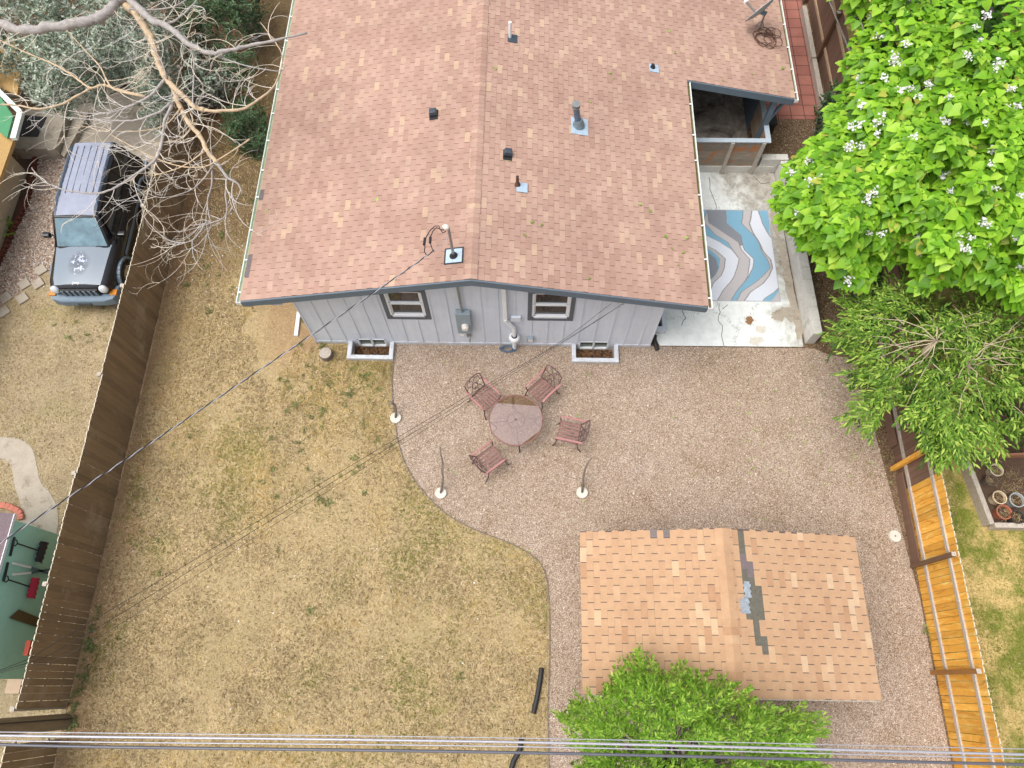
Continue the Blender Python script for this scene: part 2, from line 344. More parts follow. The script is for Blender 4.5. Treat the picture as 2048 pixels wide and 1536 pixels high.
def paint_patio():
    t = NT('flaking_white_patio'); v = t.co(); x = t.xyz(v)
    n1 = t.noise(.9, 8, .72, v, .6); n2 = t.noise(5, 6, .7, v)
    wet = t.math('ADD', n1, t.math('MULTIPLY', t.math('SUBTRACT', x[0], 6.5), .16))
    wet = t.math('SUBTRACT', wet, t.math('MULTIPLY', t.math('SUBTRACT', 9.4, x[1]), .05))
    k = t.ramp(wet, [(.5, (0,0,0)), (.6, (.45,)*3), (.72, (1,1,1))])
    c = t.mix(k, t.ramp(n2, [(.3, hs(214,218,216)), (.7, hs(236,240,238))]), t.ramp(n2, [(.3, hs(134,128,118)), (.7, hs(190,186,176))]))
    cr = t.n('TexVoronoi', feature='DISTANCE_TO_EDGE'); cr.inputs['Scale'].default_value = .55
    dv = t.n('VectorMath', operation='ADD'); t.l(v, dv.inputs[0]); t.l(t.noise(3, 5, .7, v, out='Color'), dv.inputs[1]); t.l(dv.outputs[0], cr.inputs['Vector'])
    c = t.mix(t.ramp(cr.outputs['Distance'], [(.0, (.8,)*3), (.006, (0,0,0))]), c, hs(92,84,74))
    t.col(c); t.bump(n2, .25, .01); return t.fin(.8)
M['patio'] = paint_patio()
def stained_floor():
    t = NT('stained_carport_floor'); v = t.co()
    t.col(t.ramp(t.noise(1.2, 8, .75, v, .5), [(.36, hs(84,76,70)), (.5, hs(164,154,142)), (.62, hs(206,196,184))])); return t.fin(.9)
M['stained'] = stained_floor()
def paver_red():
    t = NT('red_concrete_pavers'); v = t.co()
    b = t.n('TexBrick'); b.offset = 0; b.inputs['Scale'].default_value = 1; b.inputs['Brick Width'].default_value = .405; b.inputs['Row Height'].default_value = .405
    b.inputs['Mortar Size'].default_value = .012; b.inputs['Color1'].default_value = (*hs(176,118,104), 1); b.inputs['Color2'].default_value = (*hs(158,102,92), 1); b.inputs['Mortar'].default_value = (*hs(92,62,54), 1)
    t.l(v, b.inputs['Vector'])
    c = t.mix(1.0, b.outputs[0], t.ramp(t.noise(1.2, 6, .7, v), [(.3, (.78,.76,.74)), (.7, (1.08,)*3)]), 'MULTIPLY'); t.col(c); t.bump(t.noise(30, 3), .2); return t.fin(.9)
M['redpave'] = paver_red()
def vcol(name, rough=.95):
    t = NT(name); a = t.n('Attribute', attribute_name='tint')
    c = t.mix(1.0, a.outputs['Color'], t.ramp(t.noise(60, 3, .7), [(.3, (.9,)*3), (.7, (1.08,)*3)]), 'MULTIPLY'); t.col(c); t.bump(t.noise(200, 2), .3, .003); return t.fin(rough, spec=.1)
M['rug'] = vcol('woven_rug')
def leafmat(name, stops, back=.5, rough=.5, coat=0):
    t = NT(name); c = t.ramp(t.island(), stops)
    c = t.mix(1.0, c, t.ramp(t.noise(1.3, 3), [(.3, (.82,)*3), (.7, (1.12,)*3)]), 'MULTIPLY'); t.col(c)
    t.b.inputs['Roughness'].default_value = rough; t.b.inputs['Specular IOR Level'].default_value = .3
    tr = t.n('BsdfTranslucent'); t.l(c, tr.inputs[0]); mx = t.n('MixShader'); mx.inputs[0].default_value = back
    out = t.t.nodes['Material Output']; t.l(t.b.outputs[0], mx.inputs[1]); t.l(tr.outputs[0], mx.inputs[2]); t.l(mx.outputs[0], out.inputs[0]); return t.mat
M['catalpa'] = leafmat('lime_heart_leaf', [(0, hs(88,138,32)), (.3, hs(120,174,42)), (.7, hs(148,198,52)), (.97, hs(176,214,76)), (1, hs(192,184,86))], .32, .4)
M['catalpa_in'] = leafmat('shaded_heart_leaf', [(0, hs(34,66,16)), (1, hs(78,124,30))], .25)  # lime leaf darkened: the lower crown's shade is put into its colour
M['willow'] = leafmat('narrow_green_leaf', [(0, hs(84,124,42)), (.6, hs(134,174,66)), (1, hs(196,218,106))], .4)
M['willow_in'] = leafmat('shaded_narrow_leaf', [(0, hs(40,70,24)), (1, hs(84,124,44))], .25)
M['ash'] = leafmat('bright_green_leaf', [(0, hs(104,150,48)), (.6, hs(148,190,70)), (1, hs(196,222,104))], .4)
M['silver'] = leafmat('silver_leaf', [(0, hs(96,114,92)), (.4, hs(142,158,136)), (.75, hs(184,194,178)), (1, hs(224,230,216))], .25)
M['darkgreen'] = leafmat('dark_shrub_leaf', [(0, hs(54,78,48)), (.7, hs(88,118,78)), (1, hs(128,152,112))], .25)
M['weed'] = leafmat('weed_leaf', [(0, hs(100,110,66)), (1, hs(150,154,94))], .3)
M['petal'] = leafmat('white_petal', [(0, hs(232,228,232)), (1, hs(252,250,252))], .3)
M['straw'] = leafmat('grass_blade', [(0, hs(88,73,48)), (.25, hs(152,130,92)), (.6, hs(194,172,130)), (1, hs(228,211,174))], .25, .8)
M['greenblade'] = leafmat('green_blade', [(0, hs(100,110,44)), (.6, hs(142,140,68)), (1, hs(180,170,104))], .3, .7)
M['yellowblade'] = leafmat('golden_blade', [(0, hs(176,148,88)), (1, hs(220,196,132))], .3, .7)
M['litter'] = leafmat('fallen_leaf', [(0, hs(120,150,60)), (1, hs(178,200,110))], .3)
# ================================================================ SETTING
def sheet(name, poly, z, mat, label=None):
    """flat polygon (world xy), triangulated"""
    from mathutils.geometry import tessellate_polygon
    P3 = [Vector((p[0], p[1], z)) for p in poly]; tr = tessellate_polygon([P3]); F = []
    for a, b, c in tr:
        n = (P3[b]-P3[a]).cross(P3[c]-P3[a]).z
        if abs(n) > 1e-9: F.append((a, b, c) if n > 0 else (a, c, b))
    me = bpy.data.meshes.new(name); me.from_pydata([tuple(p) for p in P3], [], F); me.update(); return tag(link(name, me, mat), kind='structure')
WY = 8.306; WX0, WX1 = -5.48, 3.35
WELLS = [(-4.60, -3.39), (1.29, 2.51)]; WELLY = 7.80
g = MB(); xs = [-150, WELLS[0][0]+.1, WELLS[0][1]-.1, WELLS[1][0]+.1, WELLS[1][1]-.1, 150]; ys = [-150, WELLY+.1, WY+.25, 150]
for i in range(5):
    for j in range(3):
        if j == 1 and i in (1, 3): continue
        g.quad((xs[i], ys[j], 0), (xs[i+1], ys[j], 0), (xs[i+1], ys[j+1], 0), (xs[i], ys[j+1], 0))
tag(build(g, 'ground', M['dirtgravel']), kind='structure')
def smooth(pts, it=2):
    for _ in range(it):
        q = [pts[0]]
        for a, b in zip(pts, pts[1:]): q += [(a[0]*.75+b[0]*.25, a[1]*.75+b[1]*.25), (a[0]*.25+b[0]*.75, a[1]*.25+b[1]*.75)]
        pts = q+[pts[-1]]
    return pts
edge_px = [(782,700),(785,800),(790,850),(800,900),(820,950),(860,1000),(900,1035),(960,1065),(1020,1085),(1065,1110),(1088,1135),(1098,1180),(1100,1300),(1095,1420),(1098,1536),(1100,1620)]
EDGE = smooth([tuple(at(u, v))[:2] for u, v in edge_px])
WOB = [(-3.385, 7.79)]+[(x, y) for x, y in EDGE if y < 7.5]; EDGE = WOB
LAWN = [(-9.86, -6), (WOB[-1][0], -6)]+WOB[::-1]+[(WELLS[0][1], WELLY), (WELLS[0][0], WELLY), (WELLS[0][0], WY), (WX0, WY), (WX0, 24), (-9.86, 24)]
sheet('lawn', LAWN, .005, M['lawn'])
GRAV = [(9.2, -6), (9.2, 2), (8.95, 5), (8.7, 8.0), (7.9, 8.2), (7.7, WY+.02), (WX1, WY+.02), (WX1, WY), (WELLS[1][1], WY), (WELLS[1][1], WELLY), (WELLS[1][0], WELLY), (WELLS[1][0], WY), (WELLS[0][1], WY), (WELLS[0][1], WELLY)]+WOB+[(WOB[-1][0], -6)]
sheet('gravel_patio', GRAV, .009, M['gravel'])
sheet('neighbour_lawn', [(-40, -6), (-9.88, -6), (-9.88, 12), (-40, 12)], .005, M['lawn_l'])
sheet('green_lawn', [(9.27, -8), (40, -8), (40, 22), (9.27, 22)], .005, M['lawn_r'])
gs = [at(u, v) for u, v in ((72,318),(135,318),(150,400),(140,520),(85,548),(40,585),(0,612),(-60,640),(-60,560),(0,528),(30,460),(55,400))]
sheet('river_stone_bed', [p[:2] for p in gs], .010, M['gravel2'])
sheet('garden_bed', [at(u, v)[:2] for u, v in ((30,318),(74,318),(55,400),(30,460),(0,528),(-60,560),(-60,380),(0,395))], .008, M['soil'])
sheet('driveway', [at(u, v)[:2] for u, v in ((126,316),(190,316),(180,420),(215,500),(252,500),(283,430),(345,330),(345,150),(330,60),(205,60),(190,150),(140,215))], .014, M['concrete'])
pth = smooth([(u, v) for u, v in ((-60,872),(0,874),(40,876),(66,895),(74,930),(80,965),(100,985),(114,1010),(118,1040),(112,1080))], 2)
pth2 = smooth([(u, v) for u, v in ((28,1062),(46,1030),(40,1000),(28,970),(26,940),(16,922),(0,918),(-60,918))], 2)
sheet('garden_path', [at(u, v)[:2] for u, v in pth+[(104,1120),(30,1120)]+pth2], .012, M['concrete'])
sheet('red_paver_walk', [(7.0, 24), (9.0, 24), (9.05, 21), (8.95, 16.05), (7.3, 16.05), (7.0, 16.05)], .012, M['redpave'])
sheet('white_patio', [(3.62, 8.34), (7.40, 8.36), (7.30, 14.0), (WX1+.02, 14.0), (WX1+.02, 8.9), (3.5, 8.6)], .03, M['patio'])
sheet('carport_floor', [(WX1+.02, 14.06), (6.68, 14.06), (6.68, 20), (WX1+.02, 20)], .032, M['stained'])
sheet('compost_bed', [at(u, v)[:2] for u, v in ((1985,800),(2120,780),(2120,915),(2010,912))], .03, M['soil'])
# ================================================================ ROOF TABS
def tabs(p0, ax, dn, nrm, L, W, expo=.127, tabw=.305, gap=.013, lift=.007, skip=None, jit=.0, seed=1, lead=.0, special=None):
    """three-tab shingles laid from the eave up: ax runs along the eave, dn points down the slope, p0 = ridge start"""
    rr = random.Random(seed); V = []; F = []; Mi = []
    p0, ax, dn, nrm = (np.array(q, float) for q in (p0, ax, dn, nrm))
    rows = int(W/expo)+1
    for r in range(rows):
        v1 = W-r*expo; v0 = max(0, v1-expo)
        if v1 <= .02: break
        off = -(tabw/2 if r % 2 else 0)+rr.uniform(-.012, .012)-lead
        k = 0; u = off
        while u < L:
            a, b = max(0, u+gap/2), min(L, u+tabw-gap/2); u += tabw; k += 1
            if b-a < .02: continue
            q = skip(a, v0, (a+b)/2, (v0+v1)/2) if skip else 0
            if q is True: continue
            mi = special((a+b)/2, (v0+v1)/2) if special else 0
            if mi is None: continue
            dz = rr.uniform(-.001, .0015); dv = rr.uniform(-.004, .004)
            i = len(V)
            for (uu, vv, hh) in ((a, v0, .002), (b, v0, .002), (b, v1+dv, lift+dz), (a, v1+dv, lift+dz), (a, v1+dv, .0005), (b, v1+dv, .0005)):
                V.append(p0+ax*uu+dn*vv+nrm*hh)
            F += [(i, i+1, i+2, i+3), (i+3, i+2, i+5, i+4)]; Mi += [mi, mi]
    return np.array(V), np.array(F), Mi
def caps(p0, ax, L, w, h, slope, seed=3, expo=.127):
    """ridge caps, bent over the ridge"""
    rr = random.Random(seed); V = []; F = []
    p0 = np.array(p0, float); ax = np.array(ax, float); u = 0
    while u < L:
        e = expo*rr.uniform(.92, 1.08); e = min(e, L-u); o = rr.uniform(-.006, .006)
        for seg in range(1):
            i = len(V); xs_ = [-w, -w*.35, 0, w*.35, w]
            for uu, hh in ((u, h+.006), (u+e, h)):
                for x in xs_: V.append(p0+ax*uu+np.array([x+o, 0, -abs(x)*slope+hh+(.008 if x == 0 else .006 if abs(x) < w*.5 else 0)]))
            F += [(i+k, i+k+1, i+6+k, i+5+k) for k in range(4)]
            j = len(V)
            for x in xs_: V.append(p0+ax*u+np.array([x+o, 0, -abs(x)*slope+h-.006]))
            F += [(i+k+1, i+k, j+k, j+k+1) for k in range(4)]
        u += e
    return np.array(V), np.array(F)
# ================================================================ MAIN HOUSE
RY, RZ, RX = 7.87, 4.10, -1.11; EZ = 3.03; XL, XR = -6.37, 4.13; YB = 22.0; WGY, WGX = 14.52, 7.14
SL = (RZ-EZ)/(XR-RX)          # right slope
SLL = (RZ-EZ)/(RX-XL)
house = thing('house', 'pale grey board and batten house under a wide pinkish brown shingle roof', 'house', (RX, 15, 0))
hw = MB()
TH = .03
def wallz(x): return RZ-.16-(SL*(x-RX) if x > RX else SLL*(RX-x))
# front wall with openings
UW = [(-3.24, -2.36, 1.56, 2.80), (.21, 1.12, 1.58, 2.80)]; BW = [(-4.36, -3.60, -.17, .26), (1.47, 2.27, -.16, .28)]
def wall_front():
    m = MB(); xs_ = sorted({WX0, WX1, RX, *[q for a in UW+BW for q in a[:2]]})
    for a, b in zip(xs_, xs_[1:]):
        c = (a+b)/2; segs = [(-.5, None)]
        holes = sorted([(o[2], o[3]) for o in UW+BW if o[0]-1e-6 < c < o[1]+1e-6])
        z = -.5
        for h0, h1 in holes:
            m.quad((a, WY, z), (b, WY, z), (b, WY, h0), (a, WY, h0)); z = h1
        m.quad((a, WY, z), (b, WY, z), (b, WY, wallz(b)), (a, WY, wallz(a)))
    for x0, x1, z0, z1 in UW+BW:
        d = .09
        m.quad((x0, WY, z0), (x1, WY, z0), (x1, WY+d, z0), (x0, WY+d, z0)); m.quad((x0, WY, z1), (x1, WY, z1), (x1, WY+d, z1), (x0, WY+d, z1))
        m.quad((x0, WY, z0), (x0, WY, z1), (x0, WY+d, z1), (x0, WY+d, z0)); m.quad((x1, WY, z0), (x1, WY, z1), (x1, WY+d, z1), (x1, WY+d, z0))
    m.quad((WX0, WY, -.1), (WX0, YB, -.1), (WX0, YB, wallz(WX0)), (WX0, WY, wallz(WX0)))
    m.quad((WX1, WY, -.1), (WX1, YB, -.1), (WX1, YB, wallz(WX1)), (WX1, WY, wallz(WX1)))
    m.quad((WX0, YB, -.1), (WX1, YB, -.1), (WX1, YB, wallz(WX1)), (WX0, YB, wallz(WX0)))
    m.quad((WX0, WY+2.2, -.1), (WX1, WY+2.2, -.1), (WX1, WY+2.2, 2.85), (WX0, WY+2.2, 2.85))
    return m
wf = build(wall_front(), 'wall', M['wall'], house)
bt = MB(); x = WX0+.02; bx = []
while x < WX1: bx.append(x); x += .405
for x in bx+[WX1-.02]:
    segs = [(.16, wallz(x)-.02)]
    for x0, x1, z0, z1 in [(o[0]-.1, o[1]+.1, o[2]-.1, o[3]+.1) for o in UW+BW]:
        if x0 < x < x1: segs = [q for a, b in segs for q in ((a, min(b, z0)), (max(a, z1), b)) if q[1]-q[0] > .03]
    for a, b in segs: bt.bb((x-.02, WY-.018, a), (x+.02, WY+.001, b))
build(bt, 'batten', M['wall'], house, bevel=.002)
sk = MB(); sk.bb((WX0-.01, WY-.02, -.02), (WELLS[0][0]+.05, WY-.002, .155)); sk.bb((WELLS[0][1]-.06, WY-.02, -.02), (WELLS[1][0]+.06, WY-.002, .155)); sk.bb((WELLS[1][1]-.06, WY-.02, -.02), (WX1+.01, WY-.002, .155))
build(sk, 'skirt_board', M['wall'], house)
# upper windows
for (x0, x1, z0, z1) in UW:
    wfm = MB(); t = .10
    for a, b in (((x0-t, WY-.03, z0-t), (x1+t, WY, z0)), ((x0-t, WY-.03, z1), (x1+t, WY, z1+t*.6)), ((x0-t, WY-.03, z0), (x0, WY, z1)), ((x1, WY-.03, z0), (x1+t, WY, z1))): wfm.bb(a, b)
    wo = build(wfm, 'window', M['trimdark'], house, bevel=.003)
    fr = MB(); f = .05
    for a, b in (((x0, WY-.015, z0), (x1, WY+.08, z0+f*1.5)), ((x0, WY-.015, z1-f), (x1, WY+.08, z1)), ((x0, WY-.015, z0), (x0+f, WY+.08, z1)), ((x1-f, WY-.015, z0), (x1, WY+.08, z1)), ((x0+f, WY, (z0+z1)/2-.025), (x1-f, WY+.08, (z0+z1)/2+.025))): fr.bb(a, b)
    for s_, (za, zb) in enumerate(((z0+.075, (z0+z1)/2-.025), ((z0+z1)/2+.025, z1-f))):
        yy = WY+.02+s_*.0
        for a, b in (((x0+f, yy, za), (x0+f+.035, yy+.04, zb)), ((x1-f-.035, yy, za), (x1-f, yy+.04, zb)), ((x0+f, yy, za), (x1-f, yy+.04, za+.035))): fr.bb(a, b)
    build(fr, 'frame', M['white'], wo, bevel=.003)
    pn = MB(); pn.quad((x0, WY+.05, z0), (x1, WY+.05, z0), (x1, WY+.05, z1), (x0, WY+.05, z1)); build(pn, 'pane', M['glass'], wo)
for (x0, x1, z0, z1) in BW:
    fr = MB(); f = .045; c = (x0+x1)/2
    for a, b in (((x0, WY-.01, z0), (x1, WY+.08, z0+f)), ((x0, WY-.01, z1-f*.7), (x1, WY+.08, z1)), ((x0, WY-.01, z0), (x0+f, WY+.08, z1)), ((x1-f, WY-.01, z0), (x1, WY+.08, z1)), ((c-f/2, WY-.01, z0), (c+f/2, WY+.08, z1))): fr.bb(a, b)
    wo = build(fr, 'basement_window', M['white'], house, bevel=.003)
    pn = MB(); pn.quad((x0, WY+.05, z0), (x1, WY+.05, z0), (x1, WY+.05, z1), (x0, WY+.05, z1)); build(pn, 'pane', M['glassgreen'], wo)
# window wells
for (x0, x1) in WELLS:
    wm = MB(); t = .11; zt = .14; zb = -.42
    wm.bb((x0, WELLY, zb), (x0+t, WY-.003, zt)); wm.bb((x1-t, WELLY, zb), (x1, WY-.003, zt)); wm.bb((x0+t, WELLY, zb), (x1-t, WELLY+t, zt))
    wo = build(wm, 'window_well', M['wall'], house, bevel=.008)
    fl = MB(); fl.quad((x0+t, WELLY+t, -.26), (x1-t, WELLY+t, -.26), (x1-t, WY, -.22), (x0+t, WY, -.22)); lf_ = build(fl, 'leaf_or_shade_fill', M['mulch'], wo)
    k_n = 420; pp = np.stack([rng.uniform(x0+t, x1-t, k_n), rng.uniform(WELLY+t, WY, k_n), rng.uniform(-.25, -.19, k_n)], -1); aa = rng.uniform(0, 6.28, k_n)
    Vl, Fl = instances([(0,0,0), (.5,.45,.15), (0,1,0), (-.5,.45,.15)], [(0,1,2),(0,2,3)], pp, np.stack([np.cos(aa), np.sin(aa), rng.uniform(-.3,.5,k_n)], -1), np.tile([0,0,1.], (k_n, 1))+rng.normal(0, .4, (k_n, 3)), rng.uniform(.05, .1, k_n), rng.uniform(.03, .06, k_n)); npmesh('dead_leaves', Vl, Fl, M['deadleaf'], wo)
# roof deck
N1 = Vector((SL, 0, 1)).normalized(); N0 = Vector((-SLL, 0, 1)).normalized()
rd = MB(); th = .13
def slab(mb, pts, t, m=0):
    n = len(pts); lo = [(p[0], p[1], p[2]-t) for p in pts]
    mb.add(list(pts)+lo, [tuple(range(n)), tuple(range(n, 2*n))[::-1]]+[(i, (i+1) % n, n+(i+1) % n, n+i) for i in range(n)], m)
zr = lambda x: RZ-SL*(x-RX)
slab(rd, [(XL, RY, EZ), (RX, RY, RZ), (RX, YB, RZ), (XL, YB, EZ)], th)
slab(rd, [(RX, RY, RZ), (XR, RY, EZ), (XR, WGY, EZ), (WGX, WGY, zr(WGX)), (WGX, YB, zr(WGX)), (RX, YB, RZ)], th)
roof = build(rd, 'roof', M['under'], house)
LW = math.hypot(RX-XL, RZ-EZ); RW = math.hypot(XR-RX, RZ-EZ); WW = math.hypot(WGX-RX, RZ-zr(WGX))
dnL = (Vector((XL, 0, EZ))-Vector((RX, 0, RZ))).normalized(); dnR = (Vector((XR, 0, EZ))-Vector((RX, 0, RZ))).normalized()
def spL(u, v):
    p = Vector((RX, RY+u, RZ))+dnL*v
    return 1 if (LW-v < .127 and (abs(u-.95) < .2 or abs(u-2.95) < .16)) else 0
rowsW = math.ceil(WW/.127)*.127
VL, FL, ML = tabs((RX, RY, RZ), (0,1,0), dnL, N0, YB-RY, LW+.015, seed=1, special=spL)
skipR = lambda a, v0, u, v: (v > RW+.02 and u < WGY-RY)
V1, F1, M1 = tabs((RX, RY, RZ), (0,1,0), dnR, N1, WGY-RY, RW+.015, seed=2)
V2, F2, M2 = tabs((RX, WGY, RZ), (0,1,0), dnR, N1, YB-WGY, WW+.015, seed=5)
VC, FC = caps((RX, RY, RZ+.012), (0,1,0), YB-RY, .135, .004, SL)
Vt = np.concatenate([VL, V1, V2, VC]); Ft = np.concatenate([FL, F1+len(VL), F2+len(VL)+len(V1), FC+len(VL)+len(V1)+len(V2)])
npmesh('shingles', Vt, Ft, [M['roof'], M['tab_purple']], roof, midx=list(ML)+list(M1)+list(M2)+[0]*len(FC))
# fascia along the gables and under the eaves
fa = MB()
def gable(mb, xa, za, xb, zb, y, h=.21, t=.035):
    mb.add([(xa, y, za), (xb, y, zb), (xb, y, zb-h), (xa, y, za-h), (xa, y-t, za), (xb, y-t, zb), (xb, y-t, zb-h), (xa, y-t, za-h)], [(0,1,2,3),(7,6,5,4),(0,4,5,1),(1,5,6,2),(2,6,7,3),(3,7,4,0)])
for q in ((XL+.02, EZ-.004, RX-.001, RZ-.008, RY), (RX+.001, RZ-.008, XR-.02, EZ-.004, RY), (XR+.01, zr(XR)-.01, WGX-.02, zr(WGX)-.004, WGY)): fa = MB(); gable(fa, *q); build(fa, 'fascia', M['fascia'], roof)
for q in (((XL-.002, RY-.03, EZ-.2), (XL+.03, YB, EZ-.02)), ((XR-.03, RY-.03, EZ-.2), (XR+.002, WGY-.04, EZ-.02)), ((WGX-.03, WGY-.03, zr(WGX)-.2), (WGX+.002, YB, zr(WGX)-.02))): fa = MB(); fa.bb(*q); build(fa, 'fascia', M['fascia'], roof)
sf = MB(); sf.quad((XL+.03, RY+.01, EZ-.19), (WX0+.001, RY+.01, EZ-.19), (WX0+.001, YB, EZ-.19), (XL+.03, YB, EZ-.19)); build(sf, 'soffit', M['wall'], roof); sf = MB(); sf.quad((WX1, RY+.01, EZ-.19), (XR-.03, RY+.01, EZ-.19), (XR-.03, WGY, EZ-.19), (WX1, WGY, EZ-.19))
build(sf, 'soffit', M['wall'], roof)
def gutter(x, z, y0, y1, out):
    """K-style trough; out = +1 / -1"""
    m = MB(); w_ = .105; pr = [(0, 0), (.004, -.09), (w_*.8, -.09), (w_, -.03), (w_, .0), (w_-.018, .0), (w_-.018, -.03), (w_*.72, -.08), (.012, -.08), (.012, 0)]
    n = len(pr); vs = [(x+out*a, yy, z+b) for yy in (y0, y1) for a, b in pr]
    m.add(vs, [(i, (i+1) % n, n+(i+1) % n, n+i) for i in range(n)]+[tuple(range(n)), tuple(range(n, 2*n))])
    gu = build(m, 'gutter', M['gutter'], house)
    e = MB(); e.quad((x+out*.014, y0+.02, z-.05), (x+out*w_*.8, y0+.02, z-.05), (x+out*w_*.8, y1, z-.05), (x+out*.014, y1, z-.05)); build(e, 'gutter_litter', M['gutter_moss'] if out > 0 else M['guttergreen'], gu)
    yy = y0+.25
    while yy < y1: h = MB(); h.bb((x-out*.02, yy-.018, z-.002), (x+out*w_*.98, yy+.018, z+.006)); build(h, 'hanger', M['white'], gu); yy += .78+.25*random.random()
    h = MB(); h.bb((x-out*.0, y0-.012, z-.095), (x+out*(w_+.002), y0-.001, z+.003)); build(h, 'end_cap', M['white'], gu)
gutter(XL-.004, EZ-.02, RY-.02, YB, -1); gutter(XR+.004, EZ-.02, RY-.02, WGY-.05, 1); gutter(WGX+.004, zr(WGX)-.02, WGY-.02, YB, 1)
# side window on the right wall, just past the corner
sw = MB(); sw.bb((WX1+.002, 8.70, .0), (3.78, 8.80, .26)); sw.bb((3.68, 8.80, .0), (3.78, 9.9, .26)); sw.bb((WX1+.002, 9.9, .0), (3.78, 10.0, .26)); so_ = build(sw, 'window_well', M['wall'], house, bevel=.006)
sw = MB(); sw.quad((WX1+.003, 8.80, .05), (3.68, 8.80, .05), (3.68, 9.9, .05), (WX1+.003, 9.9, .05)); build(sw, 'leaf_or_shade_fill', M['black'], so_)  # flat black sheet paints the shade inside this well; no leaves here
# wing porch: posts, brace, back wall
for yp in (14.56, 16.9): pm = MB(); pm.bb((6.62, yp, 0), (6.76, yp+.14, zr(6.7)-.14)); build(pm, 'porch_post', M['fascia'], house)
pm = MB(); pm.beam((6.74, 14.66, 1.35), (7.0, 14.66, 2.3), .07, .07); build(pm, 'knee_brace', M['fascia'], house)
pm = MB(); pm.bb((WX1, 18.5, 0), (6.7, 18.56, 2.6)); pm.bb((6.69, 15.6, 0), (6.73, 18.5, 2.3)); build(pm, 'porch_wall', M['fascia'], house)
# --- porch half wall of aged planks
pw = thing('porch_enclosure', 'waist high enclosure of rust stained grey planks with pale cap rail, beside the white patio', 'fence', (5.6, 14.03, 0))
m = MB(); ZC = 1.36; k = 0; z = .30
while z < ZC-.1: m.bb((WX1+.9-.0, 14.03+.004*(k % 2), z), (6.70, 14.055, z+.145)); z += .152; k += 1
build(m, 'plank', M['agedwood'], pw)
m = MB(); z = .30
while z < ZC-.1: m.bb((6.70, 14.06, z), (6.725, 15.9, z+.145)); z += .152
build(m, 'side_plank', M['agedwood'], pw)
m = MB(); m.bb((WX1+.9, 13.97, ZC-.035), (6.80, 14.11, ZC)); m.bb((6.66, 14.11, ZC-.035), (6.80, 15.9, ZC)); build(m, 'cap_rail', surf('rail_paint', hs(168,180,190), .6, .08, 6), pw, bevel=.004)
for px_ in (5.75, 6.62):
    m = MB(); m.bb((px_-.045, 13.94, .03), (px_+.045, 14.028, ZC-.036)); build(m, 'post', M['greywood'], pw)
m = MB(); m.bb((4.3, 14.0, .03), (7.2, 14.05, .30)); build(m, 'footing', M['block'], pw)
# --- cinder block retaining wall
bwall = thing('retaining_wall', 'low cinder block retaining wall with stained blue grey face round the white patio', 'wall', (7.5, 11, 0))
def blockrun(a, b, thick, z1, side):
    a = Vector(a); b = Vector(b); L = (b-a).length; d = (b-a)/L; nn = Vector((-d.y, d.x, 0))*side; m = MB()
    rows = [(0, .2), (.2, .4), (.4, z1)]
    for r, (za, zb) in enumerate(rows):
        u = -.2 if r % 2 else 0
        while u < L-.02:
            u0 = max(0, u); u1 = min(L, u+.4); u += .4
            if u1-u0 < .03: continue
            c = a+d*(u0+u1)/2+nn*thick/2; mm = Matrix(((d.x, nn.x, 0), (d.y, nn.y, 0), (0, 0, 1)))
            m.box((c.x, c.y, (za+zb)/2), (u1-u0-.006, thick, zb-za-.005), M=mm)
    return m
m = blockrun((7.46, 8.46, 0), (7.31, 13.98, 0), .24, .6, -1); build(m, 'side_run', M['block'], bwall, bevel=.004)
m = blockrun((6.78, 14.02, 0), (7.54, 14.02, 0), .2, .6, 1); build(m, 'end_run', M['block'], bwall, bevel=.004)
def blobpoly(pts, z, seed):
    rr_ = random.Random(seed); P = [at(u, v, z) for u, v in pts]; out = []
    for a, b in zip(P, P[1:]+P[:1]):
        for k in range(6): q = a+(b-a)*k/6; out.append((q.x+rr_.uniform(-.03,.03), q.y+rr_.uniform(-.03,.03)))
    return out
pk = 460/1536; pf = lambda pts: [(1300+a*pk, 280+b*pk) for a, b in pts]
sheet('bare_concrete', blobpoly(pf([(820,1150),(870,1120),(930,1115),(985,1135),(1005,1200),(985,1225),(930,1210),(900,1185),(880,1215),(850,1200),(810,1195)]), .034, 1), .034, M['concrete'])
sheet('bare_concrete', blobpoly(pf([(700,1245),(760,1240),(780,1270),(750,1300),(710,1280)]), .034, 2), .034, M['concrete_lt'])
sheet('bare_concrete', blobpoly(pf([(665,1320),(740,1310),(765,1340),(720,1372),(660,1360)]), .034, 3), .034, M['concrete_lt'])
sheet('rust_stain', blobpoly(pf([(640,1185),(670,1175),(690,1205),(665,1240),(640,1215)]), .034, 4), .034, M['deadleaf'])
sheet('damp_stain', blobpoly(pf([(800,490),(835,470),(860,600),(930,860),(985,1080),(1020,1300),(985,1350),(960,1200),(900,960),(860,700),(810,560)]), .033, 5), .033, M['concrete'])
ck = MB()
for line in ([(462,1090),(470,1150),(455,1205),(485,1240),(478,1300),(495,1375)], [(395,250),(400,330),(440,430),(438,470)], [(210,1240),(240,1190),(215,1130)], [(690,240),(740,290),(800,280)], [(485,1130),(520,1100)]):
    L_ = [at(u, v, .0345) for u, v in pf(line)]
    for a, b in zip(L_, L_[1:]):
        c_ = (a+b)/2+Vector((random.uniform(-.03,.03), random.uniform(-.03,.03), 0))
        for p, q in ((a, c_), (c_, b)): ck.beam(p, q, .014, .002)
tag(build(ck, 'patio_crack', M['soil']), kind='structure')
